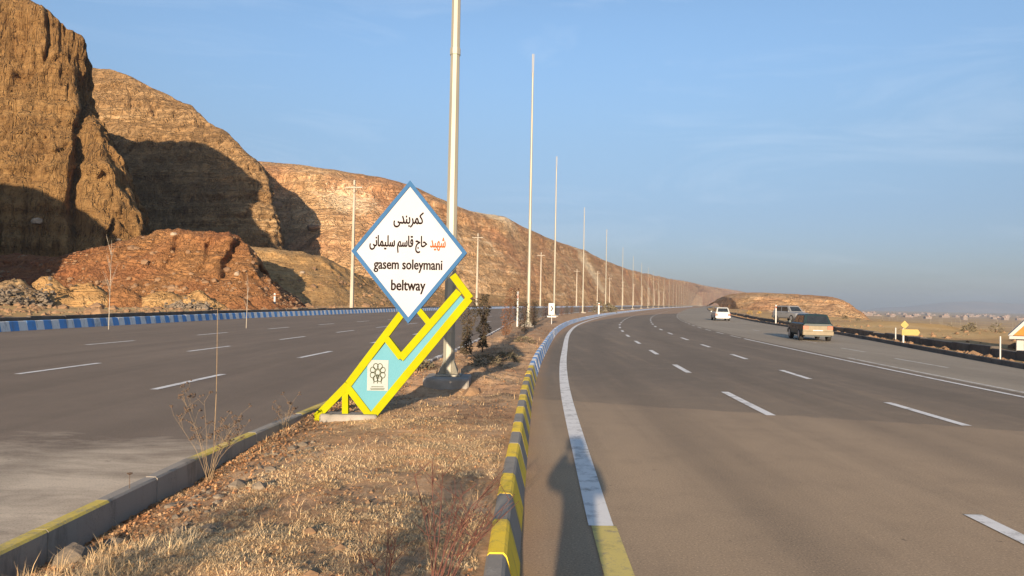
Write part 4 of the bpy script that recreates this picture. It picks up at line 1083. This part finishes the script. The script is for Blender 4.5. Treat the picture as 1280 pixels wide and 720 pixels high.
# ------------------------------------------------------------------ orange roofed hut at the right edge
def hut():
    x, y = 21.75, 30.0
    z = float(ground_z(np.array([x]), np.array([y]))[0]) - .06
    r = empty('roadside_hut', (x, y, z), radians(-34), 'low white roadside hut with a steep orange gable at the right edge', 'hut')
    w, d, h = 2.1, 1.8, .50
    MB().bevel_box((0, 0, h / 2), (w, d, h), .02).build('wall', M['wall_white'], r)
    wf = MB().box((-.55, -d / 2 - .005, .28), (.45, .04, .32)).build('window', M['plastic_black'], r)
    MB().box((-.55, -d / 2 - .028, .28), (.37, .01, .24)).build('pane', M['glass'], wf)
    MB().box((.15, -d / 2 - .012, .27), (.6, .02, .40)).build('wall_board', M['wall_green'], r)
    MB().bevel_box((0, 0, h + .10), (w + .5, d + .5, .12), .02).build('eaves_board', M['wall_white'], r)
    hh = 1.45
    MB().prism([(-w / 2 - .1, h + .18), (w / 2 + .1, h + .18), (0, h + hh)], -d / 2 - .12, d / 2 + .12).build('gable', M['hut_orange'], r)
    for s in (-1, 1):
        MB().prism([(s * (-w / 2 - .28), h + .17), (s * (-w / 2 - .12), h + .17), (s * .0, h + hh + .02), (s * .0, h + hh + .22)][:: s], -d / 2 - .25, d / 2 + .25).build('roof_panel', M['wall_white'] if s > 0 else M['hut_orange'], r)
hut()

# ------------------------------------------------------------------ plants
def leafy_mesh(H, rad, n, lo=.12, droop=.5, seed=0, leaf=.09, lean=(0, 0), shape=lambda t: 1 - t):
    rr = np.random.default_rng(seed); V = []; F = []
    t = lo + (1 - lo) * rr.random(n) ** 1.1
    a = rr.random(n) * 2 * pi
    cl = .55 + .45 * np.sin(t * 23 + a * 2 + seed) * np.sin(t * 9 + seed * 2)
    R = rad * shape(t) * np.sqrt(rr.random(n)) * (.55 + .6 * cl)
    keep = rr.random(n) < (.35 + .65 * cl)
    for ti, ai, Ri in zip(t[keep], a[keep], R[keep]):
        p = Vector((lean[0] * ti * H + cos(ai) * Ri, lean[1] * ti * H + sin(ai) * Ri, ti * H))
        d = Vector((cos(ai + rr.normal(0, .6)), sin(ai + rr.normal(0, .6)), rr.normal(.2 - droop, .5))).normalized()
        s = d.cross(Vector((rr.normal(), rr.normal(), rr.normal()))).normalized()
        l = leaf * rr.uniform(.6, 1.6); w = l * .22
        b = len(V); V += [tuple(p - s * w), tuple(p + s * w), tuple(p + d * l + s * w * .4), tuple(p + d * l - s * w * .4)]; F.append((b, b + 1, b + 2, b + 3))
    return np_mesh('foliage', np.array(V), np.array(F), False)
def sapling(x, y, H, rad, seed, mat, label, lean=(0, 0), n=700, group='dead saplings on the median', shape=None):
    r = empty('dead_sapling', (x, y, sz(x, y) - .02), 0, label, 'sapling', group)
    MB().tube([(0, 0, -.05), (lean[0] * H * .5, lean[1] * H * .5, H * .5), (lean[0] * H, lean[1] * H, H * .97)], [.022, .016, .005], 5).build('trunk', M['stem_dark'], r)
    br = MB(); rr = random.Random(seed)
    for k in range(14):
        t = rr.uniform(.12, .9); a = rr.uniform(0, 6.28); l = rad * (1.25 - t) * rr.uniform(.6, 1.2)
        p = Vector((lean[0] * t * H, lean[1] * t * H, t * H)); e = p + Vector((cos(a) * l, sin(a) * l, l * rr.uniform(.1, .9)))
        br.tube([p, e], [.007, .003], 4, cap=False)
    br.build('branches', M['stem_dark'], r)
    o = link('foliage', leafy_mesh(H, rad, n * 4, .1, .5, seed, .045, lean, shape or (lambda t: .35 + .65 * np.sin(np.clip(t, 0, 1) * pi * .85))), mat, r)
    return r
sapling(-1.12, 18.3, 1.55, .30, 3, M['needle_dead'], 'dead dark conifer sapling right beside the sign, with a tufted top', (.05, 0), 520, shape=lambda t: np.where(t > .62, .9, .45))
sapling(-.78, 20.2, 1.60, .24, 5, M['needle_dead'], 'slim dark dead conifer sapling, second from the sign', (.03, 0), 620, shape=lambda t: .55 + .25 * np.sin(t * 19))
sapling(-.25, 28.5, 2.0, .32, 7, M['needle_rust'], 'rust brown dead sapling leaning right, left of the second light pole', (.16, 0), 560)
sapling(.62, 34.5, 1.5, .35, 9, M['needle_dead'], 'dark sapling hard against the left of the second light pole', (-.05, 0), 420)
sapling(1.25, 40.5, 1.45, .30, 11, M['needle_dead'], 'dark sapling just right of the second light pole', (0, 0), 420)
for i in range(30):
    y = 47 + i * 3.6 + RNG.uniform(-1, 1); x = float(ML(y)) + .9 + RNG.uniform(0, .9)
    sapling(x, y, RNG.uniform(1.0, 2.0), RNG.uniform(.18, .4), 20 + i, M['needle_dead'] if i % 3 else M['needle_rust'], 'small dead sapling in the far row along the left side of the median', (RNG.uniform(-.1, .12), 0), 160)
for k, (px, py, Y, s_) in enumerate([(606, 470, 16.6, .55), (632, 462, 18.0, .45), (655, 430, 26.0, .5), (528, 470, 16.0, .4)]):
    x = at(px, py, Y).x
    r = empty('brush', (x, Y, sz(x, Y) - .02), 0, ['grey heap of dry brush below the two dark saplings', 'low grey dry brush right of the dark saplings', 'small grey dry brush left of the second light pole footing', 'low dry brush left of the nearest light pole'][k], 'brush')
    tb = MB(); rr_ = random.Random(k)
    for j in range(26):
        a_ = rr_.uniform(0, 6.28); l_ = s_ * rr_.uniform(.5, 1.3); tb.tube([(rr_.uniform(-.2, .2), rr_.uniform(-.2, .2), 0), (cos(a_) * l_, sin(a_) * l_, rr_.uniform(.08, .5) * s_)], [.006, .003], 4, cap=False)
    tag(tb.build('twigs', M['stem_dark'], r), kind='stuff')
    link('foliage', leafy_mesh(.5 * s_, .9 * s_, 500, .02, .1, 300 + k, .06, (0, 0), lambda t: np.sqrt(np.clip(1 - t * t, .05, 1))), M['shrub_grey'], r)
# dark bushes far along the median
for k, (px, Y, s) in enumerate([(749, 108, 1.5), (760, 116, 1.3), (766, 120, 1.0)]):
    p = at(px, 384, Y)
    r = empty('dark_bush', (p.x, Y, .1), 0, ['widest dark bush far down the median, left of the fifth light pole', 'dark bush far down the median touching the fifth light pole', 'smallest dark bush far down the median right of the fifth light pole'][k], 'bush')
    MB().tube([(0, 0, -.1), (.05, 0, .5)], [.05, .03], 5).build('stem', M['stem_dark'], r)
    link('foliage', leafy_mesh(1.2 * s, .8 * s, 420, .02, .2, 60 + k, .22, (0, 0), lambda t: np.sqrt(np.clip(1 - (2 * t - .8) ** 2, 0.05, 1))), M['shrub_grey'], r)

def weed(x, y, H, n, spread, seed, label, mat, heads=True, lean=(0, 0), rad=.006, group=None, name='dry_weed', twigs=4, cat='weed'):
    rr = random.Random(seed)
    r = empty(name, (x, y, sz(x, y) - .02), 0, label, cat, group)
    hd = MB(); tw = MB()
    for k in range(n):
        a = rr.uniform(0, 6.28); sp = spread * rr.uniform(.2, 1); h = H * rr.uniform(.55, 1.0)
        e = Vector((cos(a) * sp + lean[0], sin(a) * sp * .7 + lean[1], h)); m_ = Vector((e.x * .35, e.y * .35, h * .5))
        b0 = Vector((rr.uniform(-.04, .04), rr.uniform(-.04, .04), -.03))
        MB().tube([b0, m_, e], [rad, rad * .75, rad * .4], 5, cap=False).build('stem', mat, r)
        for j in range(twigs):
            t = rr.uniform(.45, 1.0); p = m_.lerp(e, (t - .45) / .55) if t > .45 else m_
            q = p + Vector((rr.uniform(-.12, .12), rr.uniform(-.08, .08), rr.uniform(.04, .14)))
            tw.tube([p, q], [rad * .5, rad * .35], 4, cap=False)
            if heads:
                for _ in range(4):
                    c = q + Vector((rr.uniform(-.02, .02), rr.uniform(-.02, .02), rr.uniform(-.01, .02)))
                    hd.box(c, (.012, .012, .010))
    if tw.v: tag(tw.build('twigs', mat, r), kind='stuff')
    if hd.v: tag(hd.build('seed_heads', M['stem_dark'], r), kind='stuff')
    return r
p = at(276, 612, 6.9)
weed(p.x, 6.6, .86, 11, .36, 2, 'tall dry branching weed with dark seed heads beside the left kerb', M['stem_tan'], rad=.0020, twigs=6)
weed(at(358, 560, 8.4).x, 8.3, .40, 5, .13, 4, 'short dry weed against the left kerb, nearer the sign', M['stem_tan'], rad=.002)
weed(at(555, 735, 4.2).x, 3.75, .62, 12, .32, 6, 'bare shrub with dark red stems at the bottom of the picture', M['stem_red'], False, (.10, .25), .0034, name='bare_shrub', twigs=9, cat='shrub')
weed(at(500, 740, 4.2).x, 3.7, .35, 7, .25, 8, 'low reddish twigs left of the red stemmed shrub', M['stem_red'], False, (-.05, .1), .0026, name='bare_shrub', twigs=5, cat='shrub')
def single_stem(x, y, H, rad, mat, label, head=False, name='dry_stalk', z=None, top=None, cat='stalk'):
    z = sz(x, y) if z is None else z
    r = empty(name, (x, y, z - .03), 0, label, cat)
    MB().tube([(0, 0, 0), (.01 * H, 0, H * .5), ((top or .004) * H, 0, H)], [rad, rad * .85, rad * .5], 5).build('stem', mat, r)
    if head:
        h = MB()
        for k in range(7): h.tube([(.004 * H, 0, H), (.004 * H + .018 * cos(k), .018 * sin(k), H + .012)], [.003, .006], 4)
        h.build('seed_head', M['stem_dark'], r)
    return r
single_stem(at(268, 606, 6.8).x, 6.75, 1.62, .004, M['stem_tan'], 'very tall thin straw stalk rising out of the dry weed', top=.0)
single_stem(at(152, 640, 5.5).x, 5.6, .36, .004, M['stem_dark'], 'single dark stalk with a small cup head by the left kerb', True)
single_stem(at(486, 715, 4.4).x, 4.35, .33, .003, M['stem_dark'], 'single dark upright stalk left of the red stemmed shrub')
def bare_sapling(px, Y, H, label, tw=10, seed=1):
    x = at(px, 400, Y).x; z = .25
    r = empty('bare_sapling', (x, Y, z), 0, label, 'sapling', 'thin bare saplings behind the blue kerb')
    MB().tube([(0, 0, -.2), (.02, 0, H * .45), (.03, 0, H)], [.018, .013, .005], 6).build('trunk', M['pole_concrete'], r)
    b = MB(); rr = random.Random(seed)
    for k in range(tw):
        t = rr.uniform(.3, .95); a = rr.uniform(0, 6.28); l = H * rr.uniform(.10, .26)
        b.tube([(.03 * t, 0, H * t), (.03 * t + cos(a) * l * .35, sin(a) * l * .35, H * t + l)], [.007, .003], 4, cap=False)
    b.build('branches', M['pole_concrete'], r)
bare_sapling(136, 34, 3.9, 'tallest thin bare sapling with pale twigs, in front of the cliff shade', 12, 3)
bare_sapling(308, 38, 2.4, 'thin bare sapling in front of the right end of the red mound', 6, 5)

# plants standing just outside the near edge of the picture; their shade falls along the kerb
sapling(-1.0, -.6, 1.35, .24, 91, M['needle_dead'], 'dead sapling close to the camera beside the right median kerb', (0, 0), 420)
sapling(-2.35, -.3, 1.15, .34, 92, M['needle_dead'], 'dead sapling close to the camera beside the left median kerb', (0, 0), 420)

# shrubs and grass on the right-hand ground
for i in range(46):
    y = 28 * (230 / 28) ** RNG.random(); x = float(XR(y)) + 3.5 + RNG.gamma(1.8, 12)
    z = float(ground_z(np.array([x]), np.array([y]))[0])
    s = RNG.uniform(.35, 1.0)
    yel = i % 3 == 0
    r = empty('dry_bush', (x, y, z - .05), 0, 'yellow dry bush on the ochre ground right of the ditch' if yel else 'grey brown dry bush on the ochre ground right of the ditch', 'bush', 'yellow bushes right of the road' if yel else 'grey bushes right of the road')
    MB().tube([(0, 0, -.1), (.03, 0, .3 * s)], [.03, .015], 5).build('stem', M['stem_dark'], r)
    link('foliage', leafy_mesh(.9 * s, .7 * s, 160, .02, .0, 200 + i, .16, (0, 0), lambda t: np.sqrt(np.clip(1 - (2 * t - .8) ** 2, .05, 1))), M['shrub_yellow'] if yel else M['shrub_grey'], r)

# ------------------------------------------------------------------ dry grass, litter and stones on the median
def blades(name, n, ylo, yhi, mat, label, lmin, lmax, up, wid, dens, seed, cat='grass', xf=None, thin=None, bar=0.0):
    rr = np.random.default_rng(seed)
    u = rr.random(n); y = 1 / (1 / ylo + u * (1 / yhi - 1 / ylo))
    t = rr.random(n) if xf is None else xf(rr, n)
    x = (ML(y) + .14) * (1 - t) + (CR(y) - .24) * t
    P = np.stack([x, y, np.zeros(n)], -1)
    k = fbm(P * dens[0] + seed, 3) + .35 * fbm(P * dens[0] * 4 + seed, 2) + .45 * fbm(P * 8.5 + seed, 2)
    lim = dens[1] + np.zeros(n)
    if thin is not None: lim = lim + thin[1] * np.clip((y - 8.0) / 7, 0, 1) + np.where((t < .26) & (y < 9), bar, 0) + thin[0] * np.clip((t - .75) * 4, 0, 1)
    keep = k > lim; x, y, P = x[keep], y[keep], P[keep]; n = len(x)
    z = soil_z(x, y)
    a = rr.random(n) * 2 * pi; el = np.clip(rr.normal(up, .35, n), -.05, 1.4)
    l = rr.uniform(lmin, lmax, n) * (1 + np.clip(y - 8, 0, 20) * .03); w = wid * rr.uniform(.6, 1.4, n) * (1 + np.clip(y - 5, 0, 40) * .10)
    d = np.stack([np.cos(a) * np.cos(el), np.sin(a) * np.cos(el), np.sin(el)], -1); s = np.stack([-np.sin(a), np.cos(a), np.zeros(n)], -1)
    b = np.stack([x, y, z - .004 + rr.random(n) * .012], -1)
    mid = b + d * (l * .55)[:, None]; d2 = d.copy(); d2[:, 2] -= .5; d2 /= np.linalg.norm(d2, axis=1)[:, None]; e = mid + d2 * (l * .5)[:, None]
    e[:, 2] = np.maximum(e[:, 2], z + .004)
    V = np.stack([b - s * w[:, None], b + s * w[:, None], mid + s * (w * .8)[:, None], mid - s * (w * .8)[:, None], e], 1).reshape(-1, 3)
    i = np.arange(n)[:, None] * 5
    T = np.concatenate([i + [0, 1, 2], i + [0, 2, 3], i + [3, 2, 4]], 0)
    return tag(link(name, np_mesh(name, V, T, False), mat), label, cat, None, 'stuff')
def fade(y): return np.clip((y - 8.5) / 6, 0, 1)
blades('dry_grass', 330000, 2.6, 34, M['straw'], 'short matted straw coloured grass covering the median', .012, .045, .22, .0017, (.8, -.06), 3, thin=(.18, .85), bar=.35)
blades('dry_grass', 9000, 2.6, 30, M['straw'], 'taller straw grass tufts scattered on the median', .05, .11, .75, .0014, (1.7, .30), 9)
blades('dry_grass', 130000, 2.6, 34, M['straw_grey'], 'grey withered grass lying in patches on the median', .012, .05, .25, .0017, (.75, .06), 5)
blades('dry_grass', 26000, 8, 60, M['stem_dark'], 'dark dry stubble and twigs lying on the bare part of the median', .03, .10, .2, .002, (.9, .20), 6)
blades('leaf_litter', 16000, 2.8, 40, M['leaf_red'], 'red brown dead leaves lying on the median', .015, .035, .25, .007, (.9, .08), 13, 'leaf litter')
blades('leaf_litter', 15000, 3.5, 16, M['leaf_red'], 'band of dead leaves gathered along the left median kerb', .015, .04, .3, .008, (.9, -.35), 14, 'leaf litter', lambda rr, n: np.clip(np.abs(rr.normal(0, .11, n)), 0, 1))
blades('dry_grass', 4000, 3.4, 4.6, M['straw'], 'long tangled straw grass in the near left corner of the median', .08, .18, .6, .0014, (1.6, -.05), 15, 'grass', lambda rr, n: np.clip(.05 + rr.random(n) * .3, 0, 1))
def gutter_stones():
    n = 130; y = 4.3 + RNG.random(n) * 3.6; t = np.clip(RNG.normal(.20, .07, n), .06, .4); x = (ML(y) + .2) * (1 - t) + (CR(y) - .3) * t
    scatter('pebbles', np.stack([x, y, soil_z(x, y)], -1), RNG.gamma(2, .010, n) + .008, M['stone_grey'], 'grey broken stones lying beside the leaf litter along the left median kerb', 'stones')
gutter_stones()
def median_stones():
    n = 900; u = RNG.random(n); y = 1 / (1 / 2.8 + u * (1 / 60 - 1 / 2.8)); t = RNG.random(n); x = (ML(y) + .2) * (1 - t) + (CR(y) - .3) * t
    scatter('pebbles', np.stack([x, y, soil_z(x, y)], -1), RNG.gamma(1.2, .006, n) + .004, M['stone'], 'small pale stones lying on the median soil', 'stones')
median_stones()
for k, (px, py, s, lb) in enumerate([(95, 690, .13, 'flat grey stone half buried near the left kerb corner'), (215, 628, .05, 'largest of the loose grey stones by the left kerb'), (590, 492, .16, 'ochre lump of earth leaning on the pole footing'), (442, 533, .07, 'small stone in front of the foot of the sign')]):
    d = _fw * F_PX + _R * (px - 640) + _U * (360 - py); t = (.12 - CAM_H) / d.z; q = d * t
    boulder((q.x, q.y, sz(q.x, q.y) + .0), s, M['stone'] if k == 2 else M['stone_grey'], lb, 40 + k)

# ------------------------------------------------------------------ distant town on the plain
def town():
    for i in range(70):
        Y = RNG.uniform(1400, 3600); px = RNG.uniform(1055, 1300)
        x = (px - 640) / F_PX * Y; z = float(ground_z(np.array([x]), np.array([Y]))[0])
        w, d, h = RNG.uniform(8, 22), RNG.uniform(8, 14), RNG.uniform(3, 8.5)
        r = empty('town_house', (x, Y, z - 1), RNG.uniform(-.4, .4), 'tiny pale house in the hazy town on the plain', 'house', 'houses of the distant town')
        MB().box((0, 0, h / 2), (w, d, h)).build('wall', M['town_wall'], r)
        MB().box((0, 0, h + .25), (w + .6, d + .6, .5)).box((w * .2, 0, h + 1.5), (w * .25, d * .3, 2.2)).build('roof', M['town_roof'], r)
    for i in range(26):
        Y = RNG.uniform(320, 1000); px = RNG.uniform(1060, 1290)
        x = (px - 640) / F_PX * Y; z = float(ground_z(np.array([x]), np.array([Y]))[0])
        r = empty('thin_mast', (x, Y, z), 0, 'thin bare mast standing on the plain right of the road', 'mast', 'thin masts on the plain')
        h = RNG.uniform(4, 7); MB().tube([(0, 0, -.5), (0, 0, h)], [.09, .05], 6).build('shaft', M['pole'], r)
        MB().box((0, 0, h - .3), (.5, .08, .08)).build('arm', M['pole'], r)
town()

# ------------------------------------------------------------------ the photographer (casts the shadow on the road)
def skin_body(verts, edges, radii, root=0, sub=1):
    me = bpy.data.meshes.new('body'); me.from_pydata(verts, edges, [])
    o = bpy.data.objects.new('body', me); COL.objects.link(o)
    m = o.modifiers.new('skin', 'SKIN'); m.use_smooth_shade = True
    sv = me.skin_vertices[0].data
    for i, rd in enumerate(radii): sv[i].radius = rd if hasattr(rd, '__len__') else (rd, rd); sv[i].use_root = (i == root)
    s = o.modifiers.new('sub', 'SUBSURF'); s.levels = sub; s.render_levels = sub
    bpy.context.view_layer.update()
    out = bpy.data.meshes.new_from_object(o.evaluated_get(bpy.context.evaluated_depsgraph_get()))
    bpy.data.objects.remove(o); return out
def person():
    bx, by = .02, -.34
    r = empty('person', (bx, by, 0), 0, 'standing person in dark jacket and trousers holding up a phone', 'person')
    V = [(0, 0, .96), (0, 0, 1.10), (0, .0, 1.28), (0, -.01, 1.42), (0, 0, 1.50), (0, .015, 1.56), (0, .02, 1.66), (0, .02, 1.74),
         (-.17, 0, 1.42), (-.26, .09, 1.31), (-.09, .24, 1.56), (.17, 0, 1.42), (.21, .09, 1.27), (.09, .24, 1.57),
         (-.09, 0, .90), (-.10, .02, .50), (-.10, -.01, .09), (-.11, .16, .045), (.09, 0, .90), (.10, .02, .50), (.10, -.01, .09), (.11, .16, .045)]
    E = [(0, 1), (1, 2), (2, 3), (3, 4), (4, 5), (5, 6), (6, 7), (3, 8), (8, 9), (9, 10), (3, 11), (11, 12), (12, 13), (0, 14), (14, 15), (15, 16), (16, 17), (0, 18), (18, 19), (19, 20), (20, 21)]
    Rr = [(.16, .11), (.145, .10), (.165, .11), (.13, .10), .055, .058, (.078, .095), (.06, .075), .09, .08, .045, .08, .07, .04, (.09, .09), .062, .045, (.045, .035), (.09, .09), .062, .045, (.045, .035)]
    me = skin_body(V, E, Rr)
    for mname in ('jacket', 'trousers', 'skin', 'shoe'): me.materials.append(M[mname])
    for p in me.polygons:
        c = p.center
        p.material_index = 2 if (c.z > 1.49 and c.y < .12 or c.y > .215 and c.z > 1.4) else (3 if c.z < .10 else (1 if c.z < .95 else 0))
    body = link('body', me, None, r)
    # hair and face
    bm = bmesh.new(); bmesh.ops.create_uvsphere(bm, u_segments=18, v_segments=12, radius=1)
    for v in bm.verts: v.co = Vector((v.co.x * .088, v.co.y * .105, v.co.z * .085))
    bmesh.ops.delete(bm, geom=[v for v in bm.verts if v.co.z < .0 and v.co.y > -.02], context='VERTS')
    hm = bpy.data.meshes.new('hair'); bm.to_mesh(hm); bm.free(); link('hair', hm, M['hair'], r, (0, .008, 1.71))
    MB().tube([(0, .105, 1.68), (0, .130, 1.645), (0, .105, 1.64)], [.008, .014, .010], 6).build('nose', M['skin'], r)
    MB().box((0, .105, 1.61), (.045, .012, .012)).build('mouth', M['leaf_red'], r)
    for s in (-1, 1):
        MB().tube([(s * .032, .100, 1.675), (s * .032, .112, 1.675)], [.013, .008], 8).build('eye', M['plate_white'], r)
        MB().box((s * .085, .01, 1.66), (.02, .035, .06)).build('ear', M['skin'], r)
    # hands: palm and five fingers round the edges of the phone
    for s in (-1, 1):
        w = Vector((s * .09, .24, 1.565)); V = [tuple(w), (s * .092, .275, 1.60), (s * .090, .30, 1.635)]; E = [(0, 1), (1, 2)]; Rr = [.026, .030, .026]
        for k in range(4):
            b = len(V); h = 1.655 + k * .018
            V += [(s * .092, .318, h), (s * .086, .340, h + .004), (s * .070, .349, h + .004), (s * (.052 - .004 * abs(k - 1)), .350, h + .002)]
            E += [(2, b), (b, b + 1), (b + 1, b + 2), (b + 2, b + 3)]; Rr += [.0095, .0085, .008, .007]
        b = len(V); V += [(s * .085, .300, 1.665), (s * .066, .316, 1.69), (s * .050, .318, 1.70)]; E += [(1, b), (b, b + 1), (b + 1, b + 2)]; Rr += [.012, .010, .008]
        link('hand', skin_body(V, E, Rr), M['skin'], r)
    return r
person()
def phone():
    r = empty('phone', (.02, -.014, 1.69), 0, 'black phone held up in both hands at the camera point', 'phone')
    MB().bevel_box((0, 0, 0), (.155, .008, .072), .003).build('phone_body', M['plastic_black'], r)
phone()

# ------------------------------------------------------------------ haze over the plain
def haze():
    m = bpy.data.materials.new('haze'); m.use_nodes = True; t = m.node_tree; t.nodes.clear()
    out = t.nodes.new('ShaderNodeOutputMaterial'); v = t.nodes.new('ShaderNodeVolumePrincipled')
    v.inputs['Color'].default_value = (.50, .615, .76, 1); v.inputs['Density'].default_value = .00017; v.inputs['Anisotropy'].default_value = .1
    t.links.new(v.outputs[0], out.inputs['Volume'])
    mb = MB(); mb.box((0, 4600, 60), (36000, 9800, 210))
    o = mb.build('haze', m); tag(o, 'thin pale haze lying over the road, hills and plain', None, None, 'stuff')
haze()
